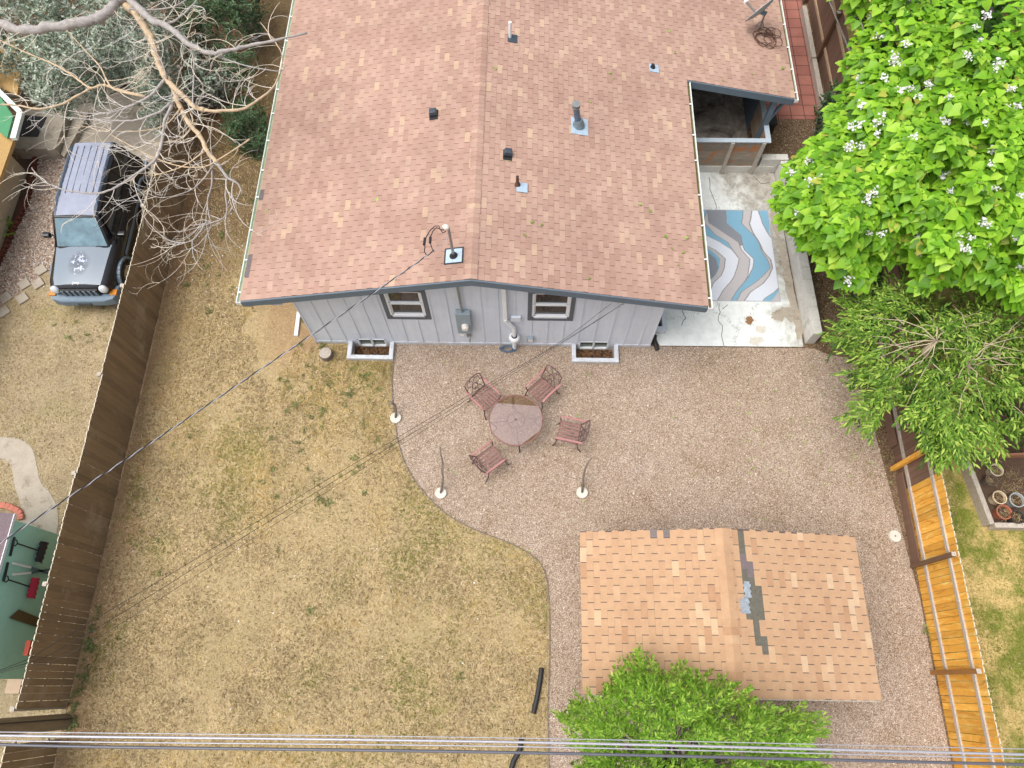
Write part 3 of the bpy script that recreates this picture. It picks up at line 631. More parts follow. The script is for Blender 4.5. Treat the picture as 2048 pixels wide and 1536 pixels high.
# ================================================================ RUG
rows_px = [475,560,640,690,740,800,860,910,960,1020,1060,1090]
cuts = [[300,300,300,300,375,375,500,620,680,722,788],[300,300,300,300,358,395,508,608,660,745,790],[300,300,300,365,430,510,600,690,695,795,796],
[300,300,330,470,520,590,612,722,725,830,831],[350,395,430,548,552,612,632,742,752,850,851],[440,466,500,590,590,660,688,780,800,870,871],
[458,462,497,582,582,660,685,798,812,880,881],[430,432,470,560,560,652,660,755,795,885,886],[380,385,425,530,530,618,618,690,750,880,881],
[300,300,400,480,480,575,575,610,670,825,850],[300,300,300,455,455,545,545,585,640,765,825],[300,300,300,440,440,532,532,565,612,740,790]]
RC = {'d': hs(136,140,148), 'b': hs(128,172,196), 't': hs(186,182,184), 'w': hs(214,218,228), 'o': hs(142,136,134)}
seq = ['d','b','t','w','b','t','dw','b','t','w','b','t']
k_ = .2995
rw_y = [at(1300+600*k_, 280+r*k_).y for r in rows_px]
cw = [[at(1300+c*k_, 280+r*k_).x for c in row] for r, row in zip(rows_px, cuts)]
rx0, rx1, ry0, ry1 = 4.46, 6.97, 9.70, 12.68; nx, ny = 190, 220
gx = np.linspace(rx0, rx1, nx); gy = np.linspace(ry0, ry1, ny); V = []; col = []
for j, y in enumerate(gy):
    cc = [np.interp(-y, [-q for q in rw_y], [r[i] for r in cw]) for i in range(11)]
    for x in gx:
        xx = x+.012*math.sin(y*9+x*2); b = sum(1 for c in cc if xx > c); s_ = seq[b]
        if s_ == 'dw': s_ = 'd' if y > 10.98+.5 else 'w'
        c = RC[s_]
        for ci in (2, 3, 4, 5, 6, 7, 8, 9):
            wd = .022 if ci != 8 else .03
            if abs(xx-cc[ci]) < wd*.6: c = RC['o']
        if min(x-rx0, rx1-x, y-ry0, ry1-y) < .02: c = hs(170,172,178)
        V.append((x, y, .040+.002*math.sin(x*7)*math.sin(y*5))); col.append((*c, 1))
idx = np.arange(nx*ny).reshape(ny, nx); Fq = np.stack([idx[:-1, :-1], idx[:-1, 1:], idx[1:, 1:], idx[1:, :-1]], -1).reshape(-1, 4)
tag(npmesh('patio_rug', V, Fq, M['rug'], attr=col), 'wave patterned outdoor rug in blue, grey and white lying on the white patio', 'rug')
# ================================================================ HOUSE FITTINGS
pR = ((RX, 0, RZ), tuple(N1)); pL = ((RX, 0, RZ), tuple(N0))
def onR(u, v): return atplane(u, v, *pR)
def onL(u, v): return atplane(u, v, *pL)
def flash(c, sx, sy, nrm, mat, parent, tar=None, name='flashing'):
    m = MB(); n = Vector(nrm); ax = Vector((0,1,0)); dn = n.cross(ax).normalized(); MM = Matrix((dn, ax, n)).transposed()
    m.box(Vector(c)+n*.013, (sx, sy, .006), M=MM); o = build(m, name, mat, parent)
    if tar:
        m = MB(); m.box(Vector(c)+n*.0095, (sx+.07, sy+.07, .004), M=MM); build(m, 'sealant', tar, parent)
    return o
# electric service mast
b = onL(908, 512); mast = thing('service_mast', 'grey steel electric service mast with white weatherhead rising through the roof near the gable', 'service mast', b)
m = MB(); m.tube([b-Vector((0,0,.3)), aty(897, 458, b.y+.0)], .03, 10); top = aty(897, 458, b.y); build(m, 'pipe', M['metal'], mast, smooth=True, auto=50)
flash(b, .36, .34, N0, M['steelblue'], mast, M['black'])
m = MB(); m.lathe([(.10,.0),(.075,.05),(.05,.09),(.05,.1)], b+Vector((0,0,.0)), 16); build(m, 'boot', M['black'], mast, smooth=True, auto=50)
m = MB(); MM = Matrix.Rotation(R(-55), 3, 'Y'); m.lathe([(.0,-.05),(.04,-.045),(.06,0),(.055,.05),(.025,.09),(0,.10)], top+Vector((-.03,0,.05)), 14, MM); build(m, 'weatherhead', M['insul'], mast, smooth=True)
def lpts(pts, z): return [at(u, v, z) for u, v in pts]
for pts in ([(888,460),(880,459),(878,452),(870,452),(860,461),(852,475),(850,490),(849,503),(853,510)], [(892,462),(886,466),(880,458),(873,455),(866,462),(861,474),(861,487),(865,499),(868,503)]):
    m = MB(); m.tube(lpts(pts, top.z-.05), .011, 5); build(m, 'lead_wire', M['black'], mast, smooth=True)
for pts in ([(850,476),(848,490)], [(861,474),(860,486)]):
    m = MB(); m.tube(lpts(pts, top.z-.05), .027, 8); build(m, 'splice', M['black'], mast)
# roof vents
def white_pipe():
    b = onR(1020, 76); t_ = thing('white_vent_pipe', 'thin white plastic pipe standing on the roof with a dark flashing at its foot', 'vent pipe', b)
    m = MB(); m.tube([b-Vector((0,0,.1)), aty(1020, 44, b.y)], .038, 12); build(m, 'pipe', M['white'], t_, smooth=True, auto=50)
    flash(b+Vector((.06,-.02,0)), .24, .26, N1, M['blackvent'], t_)
white_pipe()
def chimney():
    b = onR(1157, 252); t_ = thing('flue_pipe', 'blue grey metal flue pipe with conical foot on a pale flashing plate', 'flue', b); 
    m = MB(); tp = aty(1152, 214, b.y); m.tube([b, tp], .075, 16); build(m, 'pipe', M['bluepipe'], t_, smooth=True, auto=50)
    m = MB(); m.lathe([(.15,.0),(.145,.05),(.085,.22),(.08,.23)], b, 18); build(m, 'storm_collar', surf('collar_metal', hs(126,142,150), .45, .2, 8, metal=.4), t_, smooth=True, auto=50)
    m = MB(); m.tube([tp, tp+Vector((0,0,.03))], .095, 16); m.tube([tp+Vector((0,0,.08)), tp+Vector((0,0,.10))], .10, 16); m.tube([tp+Vector((0,0,.03)), tp+Vector((0,0,.08))], .05, 12); build(m, 'rain_cap', M['metal'], t_)
    flash(b+Vector((.02,-.02,0)), .42, .5, N1, M['steelblue'], t_)
chimney()
def rust_pipe(u, v, vt, r, mat, label, name, f, off):
    b = onR(u, v); t_ = thing(name, label, 'vent pipe', b); m = MB(); tp = aty(u, vt, b.y); m.tube([b, tp], r, 12); build(m, 'pipe', mat, t_, smooth=True, auto=50)
    m = MB(); m.lathe([(r*2.3,0),(r*2.1,.03),(r*1.3,.10),(r*1.2,.11)], b+Vector((0,0,.01)), 14); build(m, 'boot', mat if r > .03 else M['black'], t_, smooth=True, auto=50)
    m = MB(); m.tube([tp-Vector((0,0,.01)), tp+Vector((0,0,.003))], r*.8, 12); build(m, 'opening', M['black'], t_)
    flash(b+Vector(off), f, f, N1, M['steelblue'], t_)
rust_pipe(1035, 371, 353, .032, M['rust'], 'short rusty brown pipe on a pale blue flashing, in front of the box vents', 'rusty_vent_pipe', .26, (.10,-.06,0))
rust_pipe(1305, 136, 128, .03, M['blackvent'], 'stubby dark vent pipe on a pale blue flashing, above the notch in the roof', 'stub_vent_pipe', .26, (.03,-.02,0))
def boxvent(c, n, label, side):
    t_ = thing('box_vent', label, 'roof vent', c, 'black hooded vents on the roof'); n = Vector(n); ax = Vector((0,1,0)); dn = n.cross(ax).normalized(); MM = Matrix((dn, ax, n)).transposed()
    m = MB(); m.box(Vector(c)+n*.09, (.19,.17,.12), M=MM, taper=.86); build(m, 'hood', M['blackvent'], t_, bevel=.015)
    m = MB(); m.box(Vector(c)+n*.03, (.20,.17,.05), M=MM); build(m, 'throat', M['black'], t_)
    m = MB(); m.box(Vector(c)+n*.011+ax*-.03, (.21,.28,.005), M=MM); build(m, 'base_plate', M['black'], t_)
boxvent(onL(868, 229), N0, 'black hooded box vent left of the roof ridge', -1); boxvent(onR(1015, 309), N1, 'black hooded box vent right of the roof ridge, above the rusty pipe', 1)
# satellite dish
def dish():
    b = onR(1519, 58); t_ = thing('satellite_dish', 'grey satellite dish seen edge on beside the roof edge', 'satellite dish', b)
    m = MB(); m.tube([b, b+Vector((0,0,.35)), b+Vector((0,.02,.5))], .025, 8); m.tube([b+Vector((.12,.1,0)), b+Vector((0,0,.3))], .012, 6); m.tube([b+Vector((-.12,.1,0)), b+Vector((0,0,.3))], .012, 6); build(m, 'mast', M['metal'], t_)
    z = b.z+.6; A = at(1497, 43, z); B = at(1549, 5, z+.1); c = (A+B)/2; L = (B-A).length/2; d = (B-A).normalized(); up = Vector((-.40,-.72,.57)); up = (up-d*up.dot(d)).normalized(); n = d.cross(up)
    if n.x > 0: n = -n
    MM = Matrix((d, up, n)).transposed(); m = MB(); pr = []
    for q in range(6): r = q/5; pr.append((max(.001, r*L), .16*L*r*r))
    vs = []; ns = 24
    for s2 in (0, .012):
        for r, zz in pr:
            for j in range(ns): a = 2*math.pi*j/ns; vs.append(c+MM@Vector((r*math.cos(a), r*math.sin(a)*.85, zz-s2)))
    fs = []
    for l in range(2):
        for i in range(5):
            for j in range(ns): q = l*6*ns; fs.append((q+i*ns+j, q+i*ns+(j+1) % ns, q+(i+1)*ns+(j+1) % ns, q+(i+1)*ns+j))
    q = 5*ns
    for j in range(ns): fs.append((q+j, q+(j+1) % ns, q+6*ns+(j+1) % ns, q+6*ns+j))
    m.add(vs, fs); build(m, 'reflector', surf('dish_grey', hs(170,176,184), .5, .06, 4), t_, smooth=True, auto=40)
    m = MB(); m.beam(c-n*.02, b+Vector((0,.02,.5)), .10, .10); build(m, 'bracket', M['bluepipe'], t_)
    e = at(1492, 3, z+.1); m = MB(); m.beam(c-up*.2+n*.02, e, .035, .05); build(m, 'feed_arm', M['metal'], t_)
    m = MB(); m.box(e, (.12,.07,.07), rz=.5); build(m, 'feed_horn', M['insul'], t_, bevel=.01)
    m = MB(); rr = random.Random(4)
    for k in range(9):
        cc = onR(1530+rr.uniform(-6, 16), 72+rr.uniform(-8, 12)); ra = rr.uniform(.12, .34); ph = rr.uniform(0, 6); el = rr.uniform(.55, 1); pts = []
        for j in range(22):
            a = ph+2*math.pi*j/21; p = cc+Vector((ra*math.cos(a), ra*el*math.sin(a), 0)); p.z = zr(p.x)+.03+.05*rr.random(); pts.append(p)
        m.tube(pts, .009, 5)
    cb = build(m, 'coiled_cable', M['rust'], None, smooth=True); tag(cb, 'tangle of brown coaxial cable coiled on the roof below the dish', 'cable')
dish()
# wall fittings
def W(u, v, d=0): return aty(u, v, WY-d)
em = thing('electric_meter', 'grey electric meter box with a round glass dial on the house wall', 'electric meter', (-1.47, WY, 1.5))
m = MB(); m.bb((-1.63, WY-.16, .98), (-1.27, WY-.02, 1.98)); build(m, 'box', M['meter'], em, bevel=.012)
m = MB(); MM = Matrix.Rotation(R(90), 3, 'X'); m.lathe([(.09,0),(.09,.05),(.075,.12),(.03,.13)], (-1.42, WY-.16, 1.42), 18, MM); build(m, 'dial', M['insul'], em, smooth=True, auto=50)
m = MB(); m.tube([(-1.46, WY-.08, 1.98), (-1.5, WY-.07, 3.75)], .028, 10); build(m, 'conduit', M['metal'], em, smooth=True, auto=50)
m = MB(); m.bb((-1.44, WY-.05, .55), (-1.33, WY-.02, .72)); m.tube([(-1.36, WY-.05, .62), (-1.36, WY-.14, .6), (-1.36, WY-.15, .52)], .022, 8); build(m, 'side_tap', M['metal'], em)
m = MB(); m.tube([(-1.6, WY-.04, .65), (-1.5, WY-.04, .66)], .015, 6); build(m, 'tap_pipe', M['insul'], em)
fan = thing('radon_vent', 'white radon fan and zigzag vent duct running up the grey wall', 'vent duct', (0, WY, 0))
k4 = .2637; f4 = lambda a, b, d=.09: W(900+a*k4, 520+b*k4, d)
m = MB(); a, b_, c_, d_ = f4(405, 195), f4(420, 455), f4(482, 510), f4(488, 575)
m.beam(a, b_, .10, .08, (0,1,0)); build(m, 'upper_duct', M['white'], fan, bevel=.01)
m = MB(); m.tube([b_+Vector((0,0,.05)), b_-Vector((0,0,.02)), (b_*.6+c_*.4)-Vector((0,0,.02)), c_, d_], .055, 12); build(m, 'elbow', M['white'], fan, smooth=True, auto=60)
m = MB(); m.lathe([(.08,.0),(.075,.05),(.06,.06)], d_-Vector((0,0,.03)), 16); build(m, 'coupling', M['black'], fan)
m = MB(); m.lathe([(.06,-.22),(.13,-.16),(.145,-.06),(.12,.0),(.07,.02)], d_-Vector((0,0,.03)), 18); build(m, 'fan_housing', M['white'], fan, smooth=True)
m = MB(); m.tube([d_-Vector((0,0,.2)), (d_.x, d_.y, .02)], .055, 12); build(m, 'lower_pipe', M['white'], fan)
jb = MB(); c = W(900+500*k4, 520+445*k4, .04); jb.box(c, (.26,.07,.24)); tag(build(jb, 'junction_box', M['wall'], bevel=.02), 'small pale grey utility box mounted right of the vent duct', 'junction box')
dv = thing('dryer_vent', 'small blue grey hooded vent low on the wall beside the fan', 'wall vent', W(900+610*k4, 520+600*k4))
c = W(900+610*k4, 520+598*k4, .05); m = MB(); m.box(c, (.19,.1,.16), taper=.8); build(m, 'hood', M['meter'], dv, bevel=.005); m = MB(); m.box(c-Vector((0,.052,.0)), (.12,.01,.10)); build(m, 'flap', M['insul'], dv)
m = MB(); rr = random.Random(9)
for k in range(5):
    cx = W(900+440*k4, 520+650*k4).x+rr.uniform(-.05,.08); pts = [(cx+.17*math.cos(a), WY-.14+.08*math.sin(a), .03+.012*k) for a in [2*math.pi*j/16 for j in range(17)]]; m.tube(pts, .012, 5)
tag(build(m, 'coiled_hose', M['bluepipe'], smooth=True), 'dark blue coil of hose on the gravel under the white fan', 'hose')
m = MB(); pts = [at(1310, 671, .25), at(1309, 678, .15), at(1311, 690, .06), at(1315, 700, .06)]; m.tube(pts, .055, 10); tag(build(m, 'downspout_extension', M['black'], smooth=True, auto=60), 'short black corrugated spout at the corner of the grey wall', 'spout')
m = MB(); m.beam(at(598, 624, .05), at(592, 672, .04), .10, .07); tag(build(m, 'white_drain_spout', M['white'], bevel=.008), 'white rectangular spout lying on the dirt left of the house corner', 'spout')
st = thing('tree_stump', 'round weathered log stump on the dirt near the left window well', 'stump', at(653, 707)); b = at(654, 712); m = MB(); m.lathe([(.17,0),(.175,.12),(.165,.2)], b, 14); build(m, 'bark', M['stick'], st, smooth=True, auto=50); m = MB(); m.lathe([(.001,.2),(.155,.205),(.158,.2)], b, 14); build(m, 'cut_face', M['greywood'], st)
# ================================================================ SHED
SX0, SX1, SY0, SY1, SEZ, SRZ = 1.26, 6.92, -.155, 2.98, 2.2, 2.78; SRX = (SX0+SX1)/2-.05
shed = thing('garden_shed', 'shed with an orange tan shingle roof patched with dark tabs, on the gravel', 'shed', (SRX, 1.4, 0))
m = MB(); m.bb((SX0+.25, SY0+.2, 0), (SX1-.25, SY1-.2, SEZ-.02)); 
m.add([(SX0+.25, SY0+.2, SEZ-.02), (SX1-.25, SY0+.2, SEZ-.02), (SRX, SY0+.2, SRZ-.1)], [(0,1,2)]); m.add([(SX0+.25, SY1-.2, SEZ-.02), (SX1-.25, SY1-.2, SEZ-.02), (SRX, SY1-.2, SRZ-.1)], [(0,1,2)])
build(m, 'wall', surf('brown_siding', hs(122,96,74), .8, .1, 4), shed)
m = MB(); m.bb((3.3, SY0+.17, .02), (4.7, SY0+.205, 1.95)); dr = build(m, 'door', M['greywood'], shed); m = MB(); m.tube([(4.0, SY0+.15, 1.0), (4.0, SY0+.12, 1.05), (4.0, SY0+.15, 1.1)], .01); build(m, 'handle', M['metal'], dr)
m = MB(); slab(m, [(SX0, SY0, SEZ), (SRX, SY0, SRZ), (SRX, SY1, SRZ), (SX0, SY1, SEZ)], .07); slab(m, [(SRX, SY0, SRZ), (SX1, SY0, SEZ), (SX1, SY1, SEZ), (SRX, SY1, SRZ)], .07); sroof = build(m, 'roof', M['under_shed'], shed)
dl = (Vector((SX0,0,SEZ))-Vector((SRX,0,SRZ))); sW1 = dl.length; dl.normalize(); dr_ = (Vector((SX1,0,SEZ))-Vector((SRX,0,SRZ))); sW2 = dr_.length; dr_.normalize()
nL = Vector((-(SRZ-SEZ)/(SRX-SX0), 0, 1)).normalized(); nR = Vector(((SRZ-SEZ)/(SX1-SRX), 0, 1)).normalized()
def to_uv(u, v):   # photo point on the right slope -> (along, down)
    p = atplane(u, v, (SRX, 0, SRZ), tuple(nR)); return p.y-SY0, (Vector((p.x, 0, p.z))-Vector((SRX,0,SRZ))).length
k7 = .3516; f7 = lambda a, b: (1060+a*k7, 1020+b*k7)
felt = [to_uv(*f7(*q)) for q in ((1200,178),(1215,350),(1245,400),(1285,460),(1285,550),(1272,615),(1320,750))]
felt_r = [(1185,135,1215,222),(1200,318,1228,402),(1228,365,1266,410),(1215,410,1250,500),(1250,412,1305,600),(1255,580,1290,645),(1302,700,1335,795)]
purp_r = [(1192,226,1222,315),(1224,270,1264,362)]
def inr(u, v, rects):
    for a, b, c, d in rects:
        (u1, v1), (u2, v2) = to_uv(*f7(a, b)), to_uv(*f7(c, d))
        if min(u1, u2)-.07 < u < max(u1, u2)+.07 and min(v1, v2)-.055 < v < max(v1, v2)+.055: return True
def spS(u, v): return None if inr(u, v, felt_r) else 1 if inr(u, v, purp_r) else 0
def spSL(u, v):
    for c, d, u0, u1 in ((1.72, .16, 0, 0),):
        pass
    p = Vector((SRX, SY0+u, SRZ))+dl*v
    return 2 if (SY1-p.y < .28 and (abs(p.x-2.76) < .06 or abs(p.x-3.01) < .06)) or (SY1-p.y < .14 and abs(p.x-2.88) < .07) else 0
Va, Fa, Ma = tabs((SRX, SY0, SRZ), (0,1,0), dl, nL, SY1-SY0, sW1+.015, expo=.131, tabw=.312, gap=.016, seed=11, special=spSL)
Vb, Fb, Mb_ = tabs((SRX, SY0, SRZ), (0,1,0), dr_, nR, SY1-SY0, sW2+.015, expo=.131, tabw=.312, gap=.016, seed=12, special=spS)
Vc, Fc = caps((SRX, SY0, SRZ+.010), (0,1,0), SY1-SY0, .15, .004, .2, 8, .16)
npmesh('shingles', np.concatenate([Va, Vb, Vc]), np.concatenate([Fa, Fb+len(Va), Fc+len(Va)+len(Vb)]), [M['shed_roof'], M['tab_purple'], M['tab_dark']], sroof, midx=list(Ma)+list(Mb_)+[0]*len(Fc))
fe = MB()
for a, b, c, d in felt_r:
    (u1, v1), (u2, v2) = to_uv(*f7(a, b)), to_uv(*f7(c, d)); P4 = [Vector((SRX, SY0+uu, SRZ))+dr_*vv+nR*.002 for uu, vv in ((u1-.07, v1-.07), (u2+.0, v1-.07), (u2, v2+.07), (u1-.07, v2+.07))]; 
c0 = [Vector((SRX, SY0+uu, SRZ))+dr_*vv+nR*.0012 for uu, vv in ((.2, .1), (SY1-SY0-.05, .1), (SY1-SY0-.05, 1.1), (.2, 1.1))]; fe.quad(*c0)
build(fe, 'felt', M['felt'], sroof)
for q in ((1210,405,1258,500),(1192,500,1252,590)):
    (u1, v1), (u2, v2) = to_uv(*f7(q[0], q[1])), to_uv(*f7(q[2], q[3])); m = MB(); n_ = 10; vs = []
    for i in range(n_+1):
        for j in range(4):
            uu = u1+(u2-u1)*i/n_; vv = v1+(v2-v1)*(j/3)+(.02*math.sin(i*1.9+j) if j in (0, 3) else 0); vs.append(Vector((SRX, SY0+uu, SRZ))+dr_*vv+nR*(.012+.006*math.sin(i)*math.cos(j*2)))
    m.add(vs, [(i*4+j, i*4+j+1, i*4+5+j, i*4+4+j) for i in range(n_) for j in range(3)]); build(m, 'patch', M['patch_grey'], sroof)
for q in ((SX0+.01, SEZ-.003, SRX, SRZ-.004, SY0+.001), (SRX, SRZ-.004, SX1-.01, SEZ-.003, SY0+.001), (SX0+.01, SEZ-.012, SRX, SRZ-.012, SY1-.004), (SRX, SRZ-.012, SX1-.01, SEZ-.012, SY1-.004)):
    m = MB(); gable(m, *q, .12, .02); build(m, 'fascia', M['greywood'], sroof)
# ================================================================ FENCES
FXL = -9.87
def picket_row(xf, y0, y1, h, wd, gap, ear, rr, thick=.018, jit=.012, z0=.03, dirn=1):
    m = MB(); tops = MB(); y = y0
    while y < y1-.03:
        w_ = min(wd, y1-y)-gap*rr.uniform(.3, 1.7); zt = h+rr.uniform(-jit, jit); a, b = y, y+w_; x0, x1 = xf-thick/2+rr.uniform(-.003,.003), xf+thick/2
        e = ear
        P2 = [(a, z0), (b, z0), (b, zt-e), (b-e*.8, zt), (a+e*.8, zt), (a, zt-e)]; n = 6
        vs = [(x0, q[0], q[1]) for q in P2]+[(x1, q[0], q[1]) for q in P2]
        m.add(vs, [tuple(range(n))[::-1], tuple(range(n, 2*n))]+[(i, (i+1) % n, n+(i+1) % n, n+i) for i in range(n)])
        tops.add([(x0-.001, a+e*.8, zt+.0012), (x1+.001, a+e*.8, zt+.0012), (x1+.001, b-e*.8, zt+.0012), (x0-.001, b-e*.8, zt+.0012), (x0-.001, b-.001, zt-e+.002), (x1+.001, b-.001, zt-e+.002), (x0-.001, a+.001, zt-e+.002), (x1+.001, a+.001, zt-e+.002)], [(0,1,2,3), (3,2,5,4), (0,6,7,1)])
        y += wd
    return m, tops
rr = random.Random(2)
lf = thing('brown_board_fence', 'long dark brown board fence with pale cut tops down the left side of the lawn', 'fence', (FXL, 7, 0))
def lpanel(y0, y1):
    m, t_ = picket_row(FXL, y0, y1, 1.80+.03*math.sin(y0*1.3), .142, .006, .028, rr); p = build(m, 'panel', M['brown_fence'], lf); build(t_, 'picket_tops', M['fencetop'], p)
    m = MB(); [m.bb((FXL-.05, y0, z), (FXL-.012, y1, z+.085)) for z in (.35, .95, 1.5)]; build(m, 'rail', M['greywood'], p)
y = -.62
while y < 18: lpanel(y, min(18, y+2.4)); m = MB(); m.bb((FXL-.14, y-.045, 0), (FXL-.051, y+.045, 1.75)); build(m, 'post', M['greywood'], lf); y += 2.4
lf2 = thing('brown_fence_section', 'short section of brown board fence below the utility pole, with light slots between boards', 'fence', (FXL, -3, 0))
m, t_ = picket_row(FXL, -5, -1.22, 1.80, .15, .008, .028, rr); build(m, 'panel', M['brown_fence'], lf2); build(t_, 'picket_tops', M['fencetop'], lf2); m = MB(); [m.bb((FXL-.05, -5, z), (FXL-.012, -1.22, z+.085)) for z in (.35, 1.45)]; build(m, 'rail', M['greywood'], lf2)
# right fence
FXR = 9.25
def rfence(name, label, y0, y1, mat, h, wd, gap, ear, tops_m, posts, rails, railmat=None, zz=.03):
    t_ = thing(name, label, 'fence', (FXR, (y0+y1)/2, 0)); m, tp = picket_row(FXR, y0, y1, h, wd, gap, ear, rr, z0=zz); p = build(m, 'panel', mat, t_)
    if tops_m: build(tp, 'picket_tops', tops_m, p)
    for z in rails: m = MB(); m.bb((FXR-.05, y0, z), (FXR-.010, y1, z+.09)); build(m, 'rail', railmat or M['greywood'], t_)
    for (py, pmat, w_) in posts:
        m = MB(); m.bb((FXR-.05-w_, py-w_/2, 0), (FXR-.051, py+w_/2, h-.03)); po = build(m, 'post', pmat, t_)
        m = MB(); m.bb((FXR-.052-w_, py-w_/2-.002, h-.03), (FXR-.049, py+w_/2+.002, h-.022)); build(m, 'post_cap', M['greywood'], po)
    return t_
cedarpost = surf('cedar_post', hs(150,104,52), .75, .2, 5, stretch=(3,3,.6)); brownpost = surf('brown_post', hs(112,84,62), .8, .15, 5)
rfence('cedar_fence', 'new orange cedar picket fence with two weathered grey rails, right of the shed', -6, 4.52, M['cedar'], 1.80, .142, .011, .03, M['fencetop'], ((2.72, brownpost, .09), (.42, cedarpost, .09), (-2.1, cedarpost, .09)), (.42, 1.42), zz=.02)
old = rfence('stained_brown_fence', 'older dark brown stained fence stretch beyond the cedar pickets, half under the trees', 4.53, 9.2, M['darkbrown'], 1.78, .142, .006, 0, None, (), (.42, 1.42))
m = MB(); m.bb((FXR-.16, 5.02, 0), (FXR-.052, 5.12, 1.75)); build(m, 'post', M['cedar'], old)
m = MB(); m.bb((FXR-.075, 2.75, .0), (FXR-.053, 4.9, .34)); m.bb((FXR-.075, 5.6, .0), (FXR-.053, 7.3, .34)); build(m, 'kickboard', M['darkbrown'], old)
far = rfence('far_brown_fence', 'brown board fence beside the red paver walk, running behind the flowering tree', 9.25, 24, M['darkbrown'], 1.85, .15, .008, 0, None, ((12.0, brownpost, .1), (14.9, brownpost, .1), (18.4, brownpost, .1), (21, brownpost, .1)), (.5, 1.45), surf('beige_rail', hs(176,150,122), .8, .1, 5))
m = MB(); m.bb((FXR-.30, 14.9, 0), (FXR-.16, 18.3, .22)); m.bb((FXR-.30, 18.35, 0), (FXR-.16, 20.6, .22)); build(m, 'timber_edging', M['greywood'], far)
# utility pole and cables
pole = thing('utility_pole', 'weathered brown wooden utility pole standing in the gap of the brown fence', 'utility pole', (-9.85, -.92, 0))
m = MB(); m.tube([(-9.85, -.92, -.1), (-9.85, -.92, 9.2)], (.165, .12), 18); build(m, 'shaft', surf('pole_wood', hs(128,112,86), .9, .25, 4, .6, stretch=(7,7,.5)), pole, smooth=True, auto=60)
m = MB(); m.tube([(-9.67, -.85, .1), (-9.67, -.85, 6.5)], .012, 6); build(m, 'ground_wire', M['black'], pole)
m = MB(); m.bb((-9.80, -1.15, 6.1), (-9.7, .0, 6.22)); build(m, 'bracket', M['metal'], pole)
CZ = 6.1
def cable(name, label, pts, r, mat, group=None, n=8, extra=None, wob=0):
    ln = []; P3 = [Vector(p) for p in pts]
    # Catmull through control points
    Q = [P3[0]*2-P3[1]]+P3+[P3[-1]*2-P3[-2]]
    for i in range(1, len(Q)-2):
        for k in range(24):
            t = k/24; a, b, c, d = Q[i-1:i+3]; ln.append(.5*((2*b)+(c-a)*t+(2*a-5*b+4*c-d)*t*t+(3*b-a-3*c+d)*t**3))
    ln.append(P3[-1]); m = MB(); m.tube(ln, r, n); o = build(m, name, mat, None, smooth=True); tag(o, label, 'cable', group); return o, ln
def bundle(v0, v1, v2, z): return [(-9.7, -.75+.0*z, z+.25), at(0, v0, z+.05), at(1024, v1, z-.05), at(2048, v2, z), at(2600, v2+12, z+.1)]
cable('overhead_cable', 'thinnest and topmost of the four overhead cables along the bottom', bundle(1464, 1476, 1498, 6.3), .006, M['cablesilver'])
cable('overhead_cable', 'bright silver overhead cable, second from the top along the bottom edge', bundle(1471, 1484, 1509, 6.2), .018, M['cablesilver'])
cable('overhead_cable', 'slim silver overhead cable just above the thick dark one', bundle(1481, 1493, 1517, 6.1), .009, M['cablesilver'])
cable('overhead_cable', 'thick dark grey overhead cable, lowest of the four along the bottom edge', bundle(1489, 1505, 1529, 6.0), .020, surf('grey_sheath', hs(92,94,104), .35, .1, 3))
# twisted service drop from the mast to the pole
ds = at(893, 468, top.z-.12); d1 = at(853, 512, 4.85); d2 = at(430, 800, 5.3); d3 = at(0, 1086, 6.3)
sd_ = thing('service_drop', 'twisted triplex service cable from the roof mast down across the lawn to the lower left', 'cable', d1)
_, ln = cable('core', None, [ds, d1, d2, d3, (-9.8, -.8, 7.6)], .006, M['cablesilver']); o_ = _; o_.parent = sd_; o_.data.transform(Matrix.Translation(-Vector(d1))); del o_['category']
for ph, mt in ((0, M['cable']), (math.pi, M['cablesilver'])):
    m = MB(); pts = []; seg = [ln[i]+(ln[i+1]-ln[i])*k/8 for i in range(22, len(ln)-1) for k in range(8)]
    for i, p in enumerate(seg): a = i*.33+ph; pts.append(p+Vector((0, math.cos(a), math.sin(a)))*.011)
    m.tube(pts, .0085, 5); build(m, 'strand', mt, sd_, smooth=True)
a0 = W(1240, 605, .06)
for k, (du, dv_, nm, lb) in enumerate(((0, 0, 0, 'thin dark phone cable from the grey wall to the lower left corner, upper of three'), (4, 6, 1, 'thin dark phone cable from the grey wall to the lower left corner, middle of three'), (22, 8, 2, 'thin grey phone cable crossing the lawn, lowest of three'))):
    s0 = a0+Vector((.02*k, 0, -.05*k)); cable('phone_cable', lb, [(W(1223, 607, .06), W(1241, 611, .06), W(1241, 611, .05))[k], at(1112+k, 689+k*2, 2.75), at(935+k*3, 792+k*5, 3.2), at(560+k*8, 1016+k*8, 4.0), at(150+k*10, 1262+k*14, 5.0), at(0, 1340+k*3, 5.6), (-9.8, -.8, 6.6-.1*k)], .0048 if k < 2 else .004, M['cable'] if k < 2 else M['cablegrey'], 'phone cables from the wall')
cl = thing('cable_anchor', 'small clamp and wire loops where the phone cables meet the wall under the eave', 'cable anchor', a0)
m = MB(); m.box(a0, (.08,.06,.05)); build(m, 'hook', M['insul'], cl, bevel=.01)
m = MB(); m.tube([a0+Vector((.05+.09*math.cos(a), -.02, .02+.07*math.sin(a))) for a in [j*.45 for j in range(13)]], .006, 5); m.tube([a0+Vector((.14+.08*math.cos(a), -.02, .06*math.sin(a))) for a in [j*.45 for j in range(9)]], .006, 5); build(m, 'loop', M['cablegrey'], cl)
